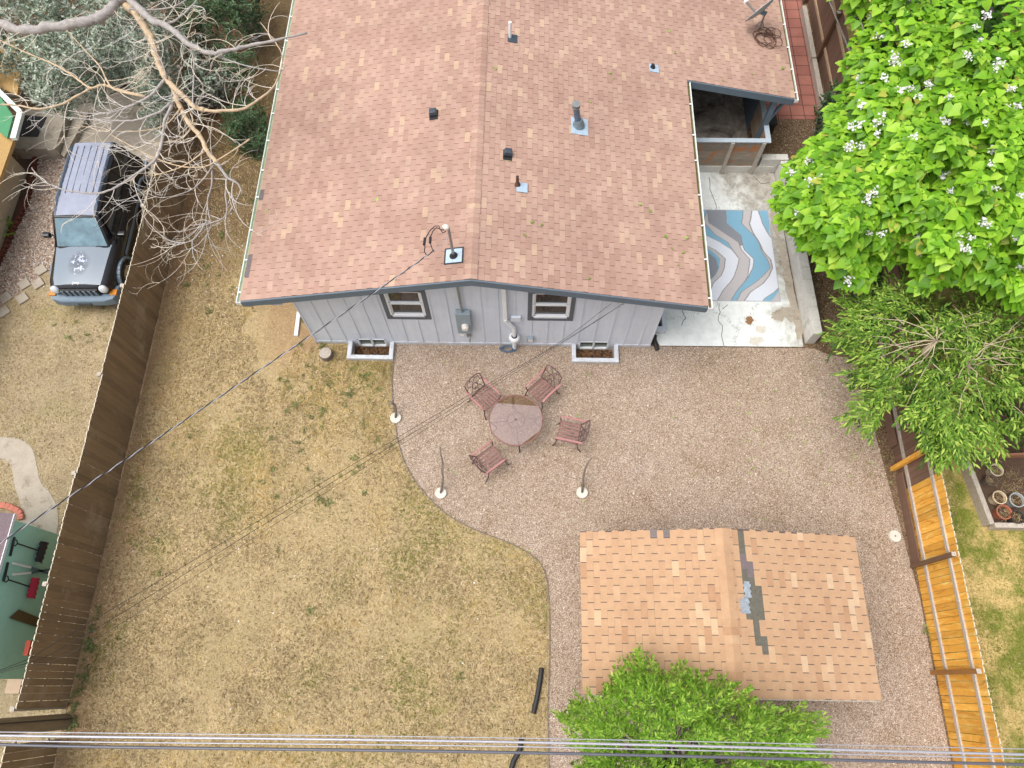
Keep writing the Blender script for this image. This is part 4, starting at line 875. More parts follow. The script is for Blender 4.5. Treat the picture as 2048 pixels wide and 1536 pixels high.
# ================================================================ PATIO FURNITURE
mv = surf('faded_mauve_paint', hs(136,98,92), .55, .14, 9, dirt=(hs(162,126,122), 7, .58)); mvd = surf('dark_mauve_iron', hs(98,70,74), .6, .2, 9); mvp = surf('sunbleached_pink_paint', hs(168,118,114), .55, .1, 7)
def make_chair():
    t_ = thing('patio_chair', 'x', 'chair', (0,0,0), 'metal patio chairs around the round table')
    # local: front = +x
    m = MB(); hw_ = .25; z = .42
    for (a, b) in (((-.25,-hw_),(.25,-hw_)), ((-.25,hw_),(.25,hw_)), ((-.25,-hw_),(-.25,hw_)), ((.25,-hw_),(.25,hw_))): m.tube([(a[0],a[1],z),(b[0],b[1],z)], .013, 6)
    for i in range(6):
        yy = -hw_+.04+i*.084; m.bb((-.25, yy-.021, z-.004), (.25, yy+.021, z+.006))
        for j in range(5): pass
    for j in range(6): xx = -.2+j*.08; m.bb((xx-.006, -hw_, z-.008), (xx+.006, hw_, z+.0025))
    build(m, 'seat', mv, t_, local=True)
    m = MB(); B = lambda y, h: (-.25-.42*h*.42/.42*.45, y, z+.03+.52*h)
    fr = [B(-hw_, 0), B(-hw_, .9), B(-.15, 1.0), B(0, 1.04), B(.15, 1.0), B(hw_, .9), B(hw_, 0)]
    m.tube(fr, .014, 6)
    for cy, ch, r in ((-.11, .72, .09), (.11, .72, .09), (0, .44, .085)):
        m.tube([B(cy+r*math.cos(a), ch+r/.52*math.sin(a)) for a in [2*math.pi*j/14 for j in range(15)]], .008, 5)
    for s in (-1, 1):
        m.tube([B(s*.2, .0), B(s*.13, .3), B(s*.05, .5)], .008, 5); m.tube([B(s*.06, .0), B(s*.05, .2), B(s*.0, .36)], .008, 5); m.tube([B(s*.24, .55), B(s*.18, .62)], .008, 5); m.tube([B(s*.1, .82), B(s*.06, 1.02)], .008, 5)
    m.tube([B(-hw_, .03), B(hw_, .03)], .01, 5); build(m, 'backrest', mvd, t_, local=True)
    for s in (-1, 1):
        m = MB(); yy = s*(hw_+.035); pts = [(-.38, yy-.0*s, .68), (-.2, yy, .672), (.0, yy, .665), (.2, yy, .655), (.27, yy, .62)]
        for p, q in zip(pts, pts[1:]): m.beam(p, q, .05, .018)
        build(m, 'armrest', mvp, t_, local=True, bevel=.004)
        m = MB(); m.tube([(.27, yy, .62), (.275, yy, .5), (.25, s*hw_, .42), (.27, yy, .2), (.33, yy, .0)], .015, 6); build(m, 'leg', mvd, t_, local=True, smooth=True)
        m = MB(); m.tube([(-.25, s*hw_, .42), (-.29, yy, .2), (-.38, yy, .0)], .015, 6); build(m, 'leg', mvd, t_, local=True, smooth=True)
    return t_
ch0 = make_chair()
cinfo = [((-.93, 6.62), -44, 'mauve metal patio chair nearest the left window well, its openwork back to the house'), ((.50, 6.86), -134, 'mauve metal patio chair on the right of the table, its back to the house wall'), ((1.17, 5.75), 167, 'mauve metal patio chair at the right of the table, turned to face it'), ((-.74, 5.04), 39, 'mauve metal patio chair at the lower left of the table, nearest the curved lawn edge')]
for i, ((x, y), a, lb) in enumerate(cinfo):
    o = ch0 if i == 0 else copy_tree(ch0); o.location = (x, y, .01); o.rotation_euler = (0, 0, R(a)); o['label'] = lb
tb = thing('patio_table', 'round mauve patio table with a frosted glass top under a film of dust', 'table', (-.14, 5.95, .01)); TC = Vector((-.14, 5.95, .01)); TR = .65
m = MB(); m.tube([TC+Vector((TR*math.cos(a), TR*math.sin(a), .72)) for a in [2*math.pi*j/40 for j in range(41)]], .017, 8); build(m, 'rim', mv, tb, smooth=True)
def tableglass():
    t = NT('dusty_table_glass'); v = t.co(); x = t.xyz(v)
    t.b.inputs['Transmission Weight'].default_value = 0
    c = t.mix(t.noise(5, 4, .6, v), hs(158,138,134), hs(182,162,158)); t.col(c); t.b.inputs['Roughness'].default_value = .35; t.b.inputs['Alpha'].default_value = .38
    return t.mat
def clearglass():
    t = NT('clean_glass_edge'); t.b.inputs['Base Color'].default_value = (*hs(110,82,50), 1); t.b.inputs['Alpha'].default_value = .45; t.b.inputs['Roughness'].default_value = .1; return t.mat
def chord(keep, mat, name):
    # glass disc; the far segment and a near-right sliver are clear
    N = 60; P2 = [(TR*math.cos(2*math.pi*j/N), TR*math.sin(2*math.pi*j/N)) for j in range(N)]
    cuts_ = [((0, .40), (.07, 1)), ((.42, -.40), (.62, -.78))]
    def clip(poly, p, n, keepneg=True):
        out = []; s = lambda q: (q[0]-p[0])*n[0]+(q[1]-p[1])*n[1]
        for i in range(len(poly)):
            a, b = poly[i], poly[(i+1) % len(poly)]; sa, sb = s(a), s(b)
            if (sa <= 0) == keepneg: out.append(a)
            if (sa <= 0) != (sb <= 0): t = sa/(sa-sb); out.append((a[0]+(b[0]-a[0])*t, a[1]+(b[1]-a[1])*t))
        return out
    m = MB()
    if keep:
        q = P2
        for p, n in cuts_: q = clip(q, p, n)
        polys = [q]
    else: polys = [clip(P2, p, n, False) for p, n in cuts_]
    for q in polys: slab(m, [(TC.x+a, TC.y+b, TC.z+.725) for a, b in q], .006)
    build(m, name, mat, tb)
chord(True, tableglass(), 'glass_top'); chord(False, clearglass(), 'clear_glass')
m = MB(); m.tube([TC+Vector((.21*math.cos(a), .21*math.sin(a), .70)) for a in [2*math.pi*j/30 for j in range(31)]], .014, 6)
for k in range(4): a = R(97+90*k); m.tube([TC+Vector((.21*math.cos(a), .21*math.sin(a), .70)), TC+Vector((TR*math.cos(a), TR*math.sin(a), .70))], .014, 6); m.tube([TC+Vector((.03*math.cos(a), .03*math.sin(a), .69)), TC+Vector((.21*math.cos(a+.4), .21*math.sin(a+.4), .70))], .01, 6)
for k in (1, 3):
    a = R(97+90*k); c = Vector((math.cos(a), math.sin(a), 0)); s_ = Vector((-c.y, c.x, 0)); m.tube([TC+c*(.36+.12*math.cos(t))+s_*(.10*math.sin(t))+Vector((0,0,.70)) for t in [2*math.pi*j/14 for j in range(15)]], .009, 5)
build(m, 'under_frame', mvd, tb, smooth=True)
for k in range(4): a = R(100+90*k); c = Vector((math.cos(a), math.sin(a), 0)); m = MB(); m.tube([TC+c*.58+Vector((0,0,.7)), TC+c*.48+Vector((0,0,.4)), TC+c*.50+Vector((0,0,.2)), TC+c*.62], .018, 6); build(m, 'leg', mvd, tb, smooth=True)
m = MB(); m.tube([TC+Vector((0,0,.722)), TC+Vector((0,0,.732))], .022, 12); build(m, 'umbrella_hole', M['black'], tb)
# stick weights
def stick(u, v, pts, label, r=.018, fork=None, hole=False):
    c = at(u, v); t_ = thing('stick_in_base' if pts else 'base_disc', label, 'stick stand' if pts else 'disc', c); m = MB()
    m.lathe([(.14,.0),(.142,.05),(.135,.062)], (c.x, c.y, .008), 26); build(m, 'base', M['concrete_lt'], t_, smooth=True, auto=40)
    if pts:
        m = MB(); m.tube([(c.x, c.y, .05)]+pts, [r]+[r*(1-.5*i/len(pts)) for i in range(len(pts))], 7)
        build(m, 'stick', M['stick'], t_, smooth=True)
        for q in (fork or []): m = MB(); m.tube(q, (r*.7, r*.3), 6); build(m, 'fork', M['greybranch'], t_, smooth=True)
    else: m = MB(); m.lathe([(.0,.0),(.018,.001),(.018,.003)], (c.x, c.y, .0705), 12); build(m, 'hole', M['black'], t_)
A_ = lambda *q: [at(u, v, z) for u, v, z in q]
stick(792, 837, A_((792,822,.2),(790,810,.42),(785,806,.55)), 'pale disc base holding a short forked stick at the lawn edge', .03, [A_((785,806,.55),(786,798,.68),(789,793,.78)), A_((786,808,.52),(779,800,.62)), A_((786,808,.52),(772,809,.58))])
stick(882, 987, A_((884,972,.2),(886,955,.42),(884,940,.62),(886,928,.78),(882,910,1.0),(880,894,1.2)), 'pale disc base holding a tall wavy grey stick, nearest the curved lawn edge', .03, [A_((885,945,.6),(887,930,.8)), A_((883,915,.95),(878,903,1.05))])
stick(1164, 986, A_((1165,968,.22),(1167,952,.44),(1170,938,.62),(1176,925,.8),(1184,915,.92)), 'pale disc base holding a curved dark stick, right of the lower chair', .03)
stick(1788, 1073, None, 'pale round concrete disc with a centre hole, empty, near the cedar fence')
# lawn edging
m = MB()
for a, b in zip(EDGE, EDGE[1:]): m.beam((*a, .012), (*b, .012), .022, .05)
tag(build(m, 'lawn_edging', M['stick']), 'thin dark edging strip curving between the dry lawn and the gravel', 'edging')
for pts, lb in (([(1083,1336),(1080,1362),(1074,1395),(1066,1430)], 'short black drain pipe lying by the lower lawn edge'), ([(1043,1478),(1040,1500),(1028,1520),(1020,1545)], 'black drain pipe end at the bottom edge of the lawn')):
    m = MB(); P = [at(u, v, .06) for u, v in pts]; Q = []
    for a, b in zip(P, P[1:]): Q += [a+(b-a)*k/12 for k in range(12)]
    m.tube(Q, [.052+.006*(i % 2) for i in range(len(Q))], 10); tag(build(m, 'drain_pipe', M['black'], smooth=True), lb, 'pipe')
# ================================================================ LEFT NEIGHBOUR
nh = thing('neighbour_house', 'corner of a tan roofed house with a green porch roof at the left edge', 'house', (-16, 12, 0))
tan = surf('tan_shingle', hs(196,160,104), .9, .14, 18, .3, fine=60)
m = MB(); A = at(27, 279, 1.3); m.add([(A.x, A.y, 1.3), (A.x, A.y-9, 1.3), (A.x-6, A.y-9, 3.0), (A.x-6, A.y+2.2, 3.0), (A.x-1.0, A.y+1.0, 1.75)], [(0,1,2,3,4)]); slabm = MB(); slab(slabm, [m.v[i] for i in (0,1,2,3,4)], .12); build(slabm, 'roof', tan, nh)
m = MB(); m.bb((A.x-.45, A.y-9, 0), (A.x-.40, A.y-.1, 1.25)); m.bb((A.x-7, A.y-.15, 0), (A.x-.4, A.y-.1, 1.25)); build(m, 'wall', surf('beige_brick', hs(198,180,150), .9, .14, 9, .3), nh)
m = MB(); G = [at(u, v, 1.5) for u, v in ((-60,150),(2,196),(26,232),(14,276),(-60,215))]; slab(m, G, .06); build(m, 'porch_roof', surf('green_metal', hs(70,140,96), .5, .06, 4), nh)
m = MB(); m.beam(at(-40, 146, 1.48), at(42, 226, 1.48), .14, .12); m.beam(at(42, 226, 1.48), at(28, 278, 1.48), .16, .12); build(m, 'gutter', M['gutter'], nh, bevel=.01)
m = MB(); slab(m, [at(u, v, 1.2) for u, v in ((-80,60),(18,66),(46,110),(34,190),(0,175),(-80,120))], .1); build(m, 'lower_roof', tan, nh)
pc = thing('concrete_porch', 'concrete entry porch with a lower step at the neighbour house', 'porch', at(80, 260))
P0 = at(110, 297, .45); P1 = at(135, 223, .45); P2_ = at(52, 215, .45); P3_ = at(27, 298, .45)
m = MB(); slab(m, [P0, P1, P2_, P3_], .45); build(m, 'landing', M['concrete'], pc)
m = MB(); slab(m, [at(128, 314, .2), at(178, 222, .2), P1+Vector((.02,0,-.25)), P0+Vector((.02,0,-.25))], .2); build(m, 'step', M['concrete'], pc)
m = MB(); slab(m, [at(75, 273, .47), at(93, 234, .47), at(50, 230, .47), at(34, 272, .47)], .015); tag(build(m, 'door_mat', M['black']), 'black door mat on the concrete porch', 'mat')
br = thing('brick_edging', 'row of dark red scalloped edging bricks along the garden bed', 'edging', at(50, 420)); pts = [(74,318),(68,360),(58,400),(44,435),(30,462),(14,500),(-4,534)]
P = [at(u, v) for u, v in pts]; m = MB()
for a, b in zip(P, P[1:]):
    n = max(1, int((b-a).length/.13)); d = (b-a).normalized()
    for k in range(n): c = a+(b-a)*(k+.5)/n; m.tube([c+Vector((0,0,-.02)), c+Vector((0,0,.13))], .07, 8)
build(m, 'bricks', surf('dark_red_brick', hs(104,56,42), .9, .2, 12, isl=.15), br)
SL_ = ['grey stepping stone tucked against the front left tyre of the car', 'grey stepping stone just off the left end of the car bumper', 'grey stepping stone where the river stones meet the grass, between four others', 'grey stepping stone at the left photo edge, middle of the far row', 'grey stepping stone farthest into the grass, nearest the camera but one', 'grey stepping stone lowest at the left photo edge']
for i, (u, v) in enumerate(((83,541),(77,568),(50,569),(13,596),(46,598),(9,624))):
    c = at(u, v); m = MB(); m.box((c.x, c.y, .03), (.28,.28,.05), rz=R(42)); tag(build(m, 'stepping_stone', M['concrete'], bevel=.006), SL_[i], 'stepping stone', 'stepping stones beside the car')
# green shed with hung tools
gsx = -10.9
gs_ = thing('green_shed', 'green lap sided shed behind the brown fence with tools hung on its wall', 'shed', (gsx-1.4, 1.5, 0)); gm = surf('green_siding', hs(166,220,200), .55, .06, 3)
m = MB(); m.bb((gsx-2.6, -.08, 0), (gsx, 3.08, 1.93)); build(m, 'wall', gm, gs_)
m = MB(); z = .02
while z < 1.9: m.add([(gsx, -.08, z), (gsx, 3.08, z), (gsx+.014, 3.08, z), (gsx+.014, -.08, z), (gsx+.002, 3.08, z+.10), (gsx+.002, -.08, z+.10)], [(0,1,2,3), (3,2,4,5)]); z += .102
build(m, 'lap_siding', gm, gs_)
m = MB(); slab(m, [(gsx+.03, -.2, 1.97), (gsx+.03, 3.2, 1.97), (gsx-1.4, 3.2, 2.5), (gsx-1.4, -.2, 2.5)], .05); slab(m, [(gsx-1.4, -.2, 2.5), (gsx-1.4, 3.2, 2.5), (gsx-2.8, 3.2, 1.97), (gsx-2.8, -.2, 1.97)], .05); build(m, 'roof', surf('plum_shingle', hs(128,112,116), .9, .12, 10, .3, fine=60), gs_)
m = MB(); m.bb((gsx+.031, -.2, 1.90), (gsx+.045, 3.2, 1.975)); build(m, 'drip_edge', M['white'], gs_)
S = lambda a, b, d=.05: atx(a*130/799, 1000+b*250/1536, gsx+d)
def rack(a, b):
    m = MB(); m.beam(S(*a, .04), S(*b, .04), .05, .03, (1,0,0)); return m
m = rack((180,455), (125,690)); tag(build(m, 'tool_rack', M['black'], bevel=.004), 'upper black tool rack bar on the green shed wall', 'tool rack')
m = rack((100,765), (45,1000)); tag(build(m, 'tool_rack', M['black'], bevel=.004), 'lower black tool rack bar on the green shed wall', 'tool rack')
def shovel(g0, g1, hd, bl, mat, shaft, label):
    t_ = thing('snow_shovel', label, 'shovel', S(*g0)); m = MB(); m.tube([S(*g0, .09), S(*g1, .09)], .016, 8); build(m, 'shaft', shaft, t_)
    G0 = S(*g0, .09); dd = (S(*g1, .09)-G0).normalized(); sd2 = dd.cross(Vector((1,0,0))).normalized()
    m = MB(); m.tube([G0, G0-dd*.05+sd2*.06, G0-dd*.13+sd2*.06, G0-dd*.13-sd2*.06, G0-dd*.05-sd2*.06, G0], .013, 6); build(m, 'grip', M['black'], t_)
    q = [S(*p, .10) for p in bl]; m = MB(); n_ = 8; vs = []
    for i in range(n_+1):
        a = q[0]+(q[3]-q[0])*i/n_; b = q[1]+(q[2]-q[1])*i/n_
        for j in range(5): t = j/4; vs.append(a+(b-a)*t+Vector((.07*math.sin(t*math.pi)+.012*math.cos(i*math.pi), 0, 0)))
    vs += [v-Vector((.012,0,0)) for v in vs]; nn = (n_+1)*5
    fs = [(i*5+j, i*5+j+1, i*5+6+j, i*5+5+j) for i in range(n_) for j in range(4)]; fs += [tuple(nn+k for k in f) for f in fs]
    m.add(vs, fs); build(m, 'blade', mat, t_, smooth=True)
shovel((215,535), (500,630), None, [(500,505),(598,535),(510,788),(430,755)], surf('black_plastic', hs(40,42,46), .35, .2, 6), M['black'], 'snow shovel with a wide black blade hung on the green shed')
shovel((105,980), (395,1075), None, [(395,950),(490,970),(430,1220),(330,1200)], surf('crimson_plastic', hs(176,44,72), .4, .12, 6), M['black'], 'snow shovel with a crimson pink blade hung on the green shed')
hsr = thing('hedge_shears', 'hedge shears with white handles and dark blades hung between the shovels', 'shears', S(300, 850))
for a, b in (((150,775),(380,830)), ((150,915),(380,895))): m = MB(); m.beam(S(*a, .06), S(*b, .06), .045, .03, (1,0,0)); build(m, 'handle', M['white'], hsr, bevel=.006)
for a, b in (((380,830),(590,900)), ((380,895),(605,855))): m = MB(); m.beam(S(*a, .065), S(*b, .065), .05, .012, (1,0,0)); build(m, 'blade', M['bluepipe'], hsr)
m = MB(); q = [S(225,1348,.03), S(470,1450,.03), S(440,1560,.03), S(110,1448,.03)]; m.add(q+[p+Vector((.03,0,0)) for p in q], [(0,1,2,3),(7,6,5,4),(0,4,5,1),(1,5,6,2),(2,6,7,3),(3,7,4,0)])
tag(build(m, 'flat_board', surf('olive_board', hs(96,82,48), .7, .1, 9)), 'dark olive ribbed board leaning flat on the green shed wall', 'board')
m = MB(); c = at(57, 1296, .9); m.box(c, (.10,.30,.12)); tag(build(m, 'red_brick', surf('red_brick', hs(188,84,66), .85, .1, 12), bevel=.005), 'single red brick with holes showing behind the brown fence top', 'brick')
m = MB(); c = at(28, 1372, .25); m.box(c, (.32,.30,.05)); tag(build(m, 'beige_slab', surf('beige_slab', hs(190,164,140), .9, .08, 9), bevel=.006), 'square beige slab at the foot of the green shed', 'slab')
m = MB(); pts = smooth([tuple(at(u, v))[:2] for u, v in ((-20,1012),(10,1011),(26,1016),(44,1026),(44,1040))], 1)
for a, b in zip(pts, pts[1:]): m.beam((*a, .04), (*b, .04), .14, .10)
tag(build(m, 'paver_border', surf('pink_brick', hs(196,122,104), .9, .12, 10), bevel=.01), 'short curved border of pink bricks at the end of the garden path', 'edging')
# ================================================================ CAR
car = thing('parked_car', 'black sport utility vehicle with a sun faded roof and peeling bonnet, parked behind the fence', 'car', (0,0,0))
blk = surf('black_car_paint', (.012,.013,.016), .18, .2, 3, spec=.7)
def faded(name, base, fadec, thr, scale, box):
    t = NT(name); v = t.co(); x = t.xyz(v); n = t.noise(scale, 6, .7, v)
    ex = t.math('SUBTRACT', box[0], t.math('ABSOLUTE', x[0])); ey = t.math('SUBTRACT', box[1], t.math('ABSOLUTE', t.math('SUBTRACT', x[1], box[2])))
    e = t.math('ADD', t.math('MULTIPLY', t.math('MINIMUM', ex, ey), 6.), t.math('MULTIPLY', n, 1.)); k = t.ramp(e, [(thr, (0,0,0)), (thr+.04, (1,1,1))])
    t.col(t.mix(k, base, t.ramp(t.noise(3, 5, .7, v), [(.3, mul(fadec, .85)), (.7, mul(fadec, 1.1))]))); t.l(t.math('ADD', t.math('MULTIPLY', k, .4), .25), t.b.inputs['Roughness']); return t.mat
roofm = faded('faded_roof', hs(70,78,90), hs(146,152,170), .75, 2.5, (.53, 1.35, .72))
t = NT('peeling_hood'); v = t.co(); x_ = t.xyz(v); n = t.noise(9, 6, .75, v)
dd = t.math('ADD', t.math('POWER', t.math('MULTIPLY', x_[0], 2.6), 2.), t.math('POWER', t.math('MULTIPLY', t.math('ADD', x_[1], 1.45), 2.1), 2.))
k = t.ramp(t.math('SUBTRACT', n, t.math('MULTIPLY', dd, .16)), [(.52, (0,0,0)), (.54, (1,1,1))]); g2 = t.ramp(t.math('ADD', dd, t.math('MULTIPLY', t.noise(2.2, 4, .6, v), .8)), [(.4, hs(74,80,86)), (1., hs(120,132,144))])
t.col(t.mix(k, g2, hs(190,198,226))); t.b.inputs['Roughness'].default_value = .32; hoodm = t.mat
flare = surf('blue_grey_plastic', hs(108,126,142), .5, .08, 4); carglass = surf('car_glass', hs(28,38,42), .06, .2, 2, spec=1.0); windsh = surf('windscreen', hs(104,132,144), .08, .45, 3.2, spec=1.0)
def loft(secs, closed_ends=True):
    m = MB(); n = len(secs[0][1]); vs = []
    for y, ring in secs: vs += [(a, y, b) for a, b in ring]
    k = len(secs); fs = [(i*n+j, i*n+(j+1) % n, (i+1)*n+(j+1) % n, (i+1)*n+j) for i in range(k-1) for j in range(n)]
    fs += [tuple(range(n)), tuple((k-1)*n+j for j in range(n))]; m.add(vs, fs); return m
def ring(w, zt, zb, crown=.03, sh=.10):
    h = [(0, zt+crown), (w*.55, zt+crown*.8), (w*.86, zt), (w*.97, zt-sh), (w, zt-sh-.12), (w, (zt+zb)/2-.05), (w*.97, zb+.08), (w*.9, zb)]; return h+[(-a, b) for a, b in h[::-1] if a > 0]
secs = [(-2.12, ring(.66,.86,.42,.02,.07)), (-2.02, ring(.78,.97,.36,.03,.08)), (-1.85, ring(.83,1.02,.34,.04)), (-1.4, ring(.86,1.05,.34,.05)), (-.95, ring(.87,1.09,.34,.04)), (-.6, ring(.87,1.10,.30,.0)), (.4, ring(.88,1.11,.30,.0)), (1.5, ring(.88,1.12,.32,.0)), (2.0, ring(.87,1.12,.36,.0)), (2.12, ring(.84,1.08,.42,.0))]
body = build(loft(secs), 'body', blk, car, smooth=True, local=True, auto=50)
hm = MB(); ys_ = [-2.03, -1.85, -1.4, -1.0, -.88]; zs_ = [.99, 1.035, 1.075, 1.105, 1.112]; hwid = [.60, .64, .68, .72, .74]; vs = []
for y, z, w_ in zip(ys_, zs_, hwid):
    for q in (-1, -.72, -.45, 0, .45, .72, 1): vs.append((q*w_, y, z+.035*(1-q*q)+(.018 if abs(q) < .6 else 0)))
hm.add(vs, [(i*7+j, i*7+j+1, i*7+8+j, i*7+7+j) for i in range(4) for j in range(6)]); build(hm, 'bonnet', hoodm, car, smooth=True, local=True)
def gring(w, z, w2, z0): return [(w*.9, z+.0), (w, z-.05), (w2, z0), (-w2, z0), (-w, z-.05), (-w*.9, z)]
gsec = [(-.98, gring(.70,1.12,.78,1.06)), (-.42, gring(.59,1.74,.80,1.08)), (-.30, gring(.60,1.77,.80,1.08)), (.6, gring(.61,1.80,.80,1.08)), (1.75, gring(.60,1.79,.80,1.08)), (1.98, gring(.58,1.75,.79,1.08)), (2.10, gring(.66,1.16,.76,1.06))]
build(loft(gsec), 'cabin', blk, car, local=True, auto=30)
rm = MB(); vs = []
for y, z, w_ in ((-.40,1.757,.54),(-.28,1.785,.56),(.6,1.815,.57),(1.7,1.805,.56),(1.94,1.775,.52)):
    for q in (-1, -.5, 0, .5, 1): vs.append((q*w_, y, z+.02*(1-q*q)))
rm.add(vs, [(i*5+j, i*5+j+1, i*5+6+j, i*5+5+j) for i in range(4) for j in range(4)]); roofo = build(rm, 'roof_panel', roofm, car, smooth=True, local=True)
for xx in (-.36, -.18, .0, .18, .36): m = MB(); m.bb((xx-.006, .25, 1.824), (xx+.006, 1.8, 1.833)); build(m, 'roof_rib', M['blackvent'], roofo, local=True)
for s in (-1, 1): m = MB(); m.tube([(s*.53, -.1, 1.80), (s*.53, 0, 1.86), (s*.53, 1.7, 1.86), (s*.53, 1.85, 1.79)], .015, 6); build(m, 'roof_rail', M['bluepipe'], car, local=True)
m = MB(); m.quad((-.66,-.955,1.17), (.66,-.955,1.17), (.53,-.455,1.715), (-.53,-.455,1.715)); build(m, 'windscreen', windsh, car, local=True)
m = MB(); m.quad((-.60,2.095,1.25), (.60,2.095,1.25), (.52,2.0,1.68), (-.52,2.0,1.68)); build(m, 'rear_window', carglass, car, local=True)
for s in (-1, 1):
    for y0, y1, cut in ((-.72, .12, 1), (.2, 1.0, 0), (1.08, 1.9, 0)):
        m = MB(); top_ = [(s*(.627), y1, 1.70), (s*(.627), y0+(.38 if cut else 0), 1.70)]; m.add([(s*.802, y0, 1.16), (s*.802, y1, 1.16)]+top_, [(0,1,2,3)]); build(m, 'side_window', carglass, car, local=True)
def wheel(xw, yw):
    s = 1 if xw > 0 else -1; MM = Matrix.Rotation(R(90), 3, 'Y'); m = MB(); m.lathe([(.22,-.11),(.33,-.115),(.365,-.08),(.365,.08),(.33,.115),(.22,.11)], (xw, yw, .365), 28, MM); wo = build(m, 'wheel', M['black'], car, smooth=True, local=True, auto=40)
    m = MB(); m.lathe([(.05,.0),(.20,.02),(.225,.03)] if s > 0 else [(.05,.0),(.20,-.02),(.225,-.03)], (xw+s*.085, yw, .365), 24, MM)
    for k in range(5): a = 2*math.pi*k/5; m.beam((xw+s*.118, yw+.04*math.cos(a), .365+.04*math.sin(a)), (xw+s*.118, yw+.19*math.cos(a), .365+.19*math.sin(a)), .06, .02, (1,0,0))
    build(m, 'rim', surf('alloy', hs(190,184,168), .35, .1, 8, metal=.4), wo, local=True)
    m = MB(); pts = [(xw+s*.06, yw+.46*math.cos(a), .40+.43*math.sin(a)) for a in [math.pi*j/12 for j in range(13)]]
    for p, q in zip(pts, pts[1:]): m.beam(p, q, .16, .07, (0, p[1]-yw, p[2]-.4))
    build(m, 'wheel_arch', flare, car, local=True, bevel=.01)
for xw in (-.79, .79):
    for yw in (-1.36, 1.29): wheel(xw, yw)
m = loft([(-2.32, [(.55,.62),(.55,.40),(-.55,.40),(-.55,.62)]), (-2.26, [(.80,.66),(.80,.36),(-.80,.36),(-.80,.66)]), (-2.08, [(.90,.68),(.90,.36),(-.90,.36),(-.90,.68)]), (-1.85, [(.91,.68),(.91,.38),(-.91,.38),(-.91,.68)])]); build(m, 'front_bumper', flare, car, local=True, bevel=.03)
m = MB(); m.bb((-.88, 2.08, .4), (.88, 2.26, .66)); build(m, 'rear_bumper', flare, car, local=True, bevel=.03)
m = MB(); m.bb((-.50, -2.17, .70), (.50, -2.10, .93)); gr = build(m, 'grille', M['black'], car, local=True, bevel=.01)
m = MB(); [m.bb((-.42+i*.14-.035, -2.185, .71), (-.42+i*.14+.035, -2.171, .92)) for i in range(7)]; build(m, 'grille_bar', flare, gr, local=True)
for s in (-1, 1):
    m = MB(); MM = Matrix.Rotation(R(90), 3, 'X'); m.lathe([(.12,0),(.12,.05),(.09,.08),(.001,.09)], (s*.63, -2.06, .86), 18, Matrix.Rotation(R(70), 3, 'X')); build(m, 'headlight', surf('lens', hs(200,206,210), .12, .15, 9, spec=.9), car, smooth=True, local=True)
    m = MB(); m.bb((s*.80-.09, -2.16, .66), (s*.80+.09, -2.0, .71)); build(m, 'indicator', surf('amber_lens', hs(200,130,50), .3, .1, 9), car, local=True)
    m = MB(); m.box((s*1.0, -.62, 1.2), (.20,.12,.15)); m.beam((s*.85, -.6, 1.15), (s*.95, -.6, 1.18), .05, .05); build(m, 'wing_mirror', blk, car, local=True, bevel=.03)
    m = MB(); m.bb((s*.885-.01, -.9, .62), (s*.885+.012, 1.0, .70)); build(m, 'side_trim', flare, car, local=True)
    for yy in (-.05, .85): m = MB(); m.bb((s*.885-.01, yy, .95), (s*.885+.03, yy+.16, .99)); build(m, 'door_handle', blk, car, local=True)
m = MB(); m.bb((-.17, -2.345, .44), (.17, -2.325, .56)); build(m, 'number_plate', surf('plate', hs(60,66,76), .4, .1, 9), car, local=True)
m = MB(); m.tube([(-.35, -.98, 1.125), (.1, -.93, 1.17)], .012, 5); m.tube([(.2, -.98, 1.125), (.6, -.93, 1.17)], .012, 5); build(m, 'wiper', M['black'], car, local=True)
fc = bpy.data.curves.new('badge', 'FONT'); fc.body = 'Jeep'; fc.size = .11; fc.extrude = .004; fc.align_x = 'CENTER'; fo = bpy.data.objects.new('tmp', fc); C.objects.link(fo)
me = bpy.data.meshes.new_from_object(fo.evaluated_get(bpy.context.evaluated_depsgraph_get())); bpy.data.objects.remove(fo); me.name = 'badge'
bo = link('badge', me, M['white'], car, local=True); bo.location = (0, -2.03, 1.047); bo.rotation_euler = (R(12), 0, 0)
car.location = (-11.66, 11.42, .015); car.rotation_euler = (0, 0, R(1.5))
# ================================================================ RIGHT NEIGHBOUR: raised bed and pots
rb = thing('raised_bed', 'raised garden bed framed by weathered timbers holding old flower pots, beyond the cedar fence', 'raised bed', at(2000, 1000))
Pc = at(1985, 1048, .32); Pa = at(1928, 900, .32); Pe = at(2150, 1052, .32)
m = MB(); m.beam(Pa-Vector((0,0,.16)), Pc-Vector((0,0,.16)), .12, .32); m.beam(Pc-Vector((0,0,.16))+Vector((.061,-.02,0)), Pe-Vector((0,0,.16)), .12, .32); build(m, 'timber', M['greywood'], rb, bevel=.01)
m = MB(); Pi = at(1972, 800, .34); Pj = at(2008, 908, .34); Pk = at(2150, 905, .34); m.beam(Pi-Vector((0,0,.16)), Pj-Vector((0,0,.16)), .06, .34); m.beam(Pj-Vector((0,0,.16))+Vector((.031,-.01,0)), Pk-Vector((0,0,.16)), .06, .34); build(m, 'red_timber', surf('reddish_board', hs(160,112,84), .8, .15, 5, stretch=(4,1,4)), rb, bevel=.005)
m = MB(); slab(m, [Pa-Vector((-.05,0,.2)), Pc-Vector((-.05,0,.2)), Pe-Vector((0,0,.2)), Vector((Pe.x, Pa.y, .12))], .1); build(m, 'soil', M['soil'], rb)
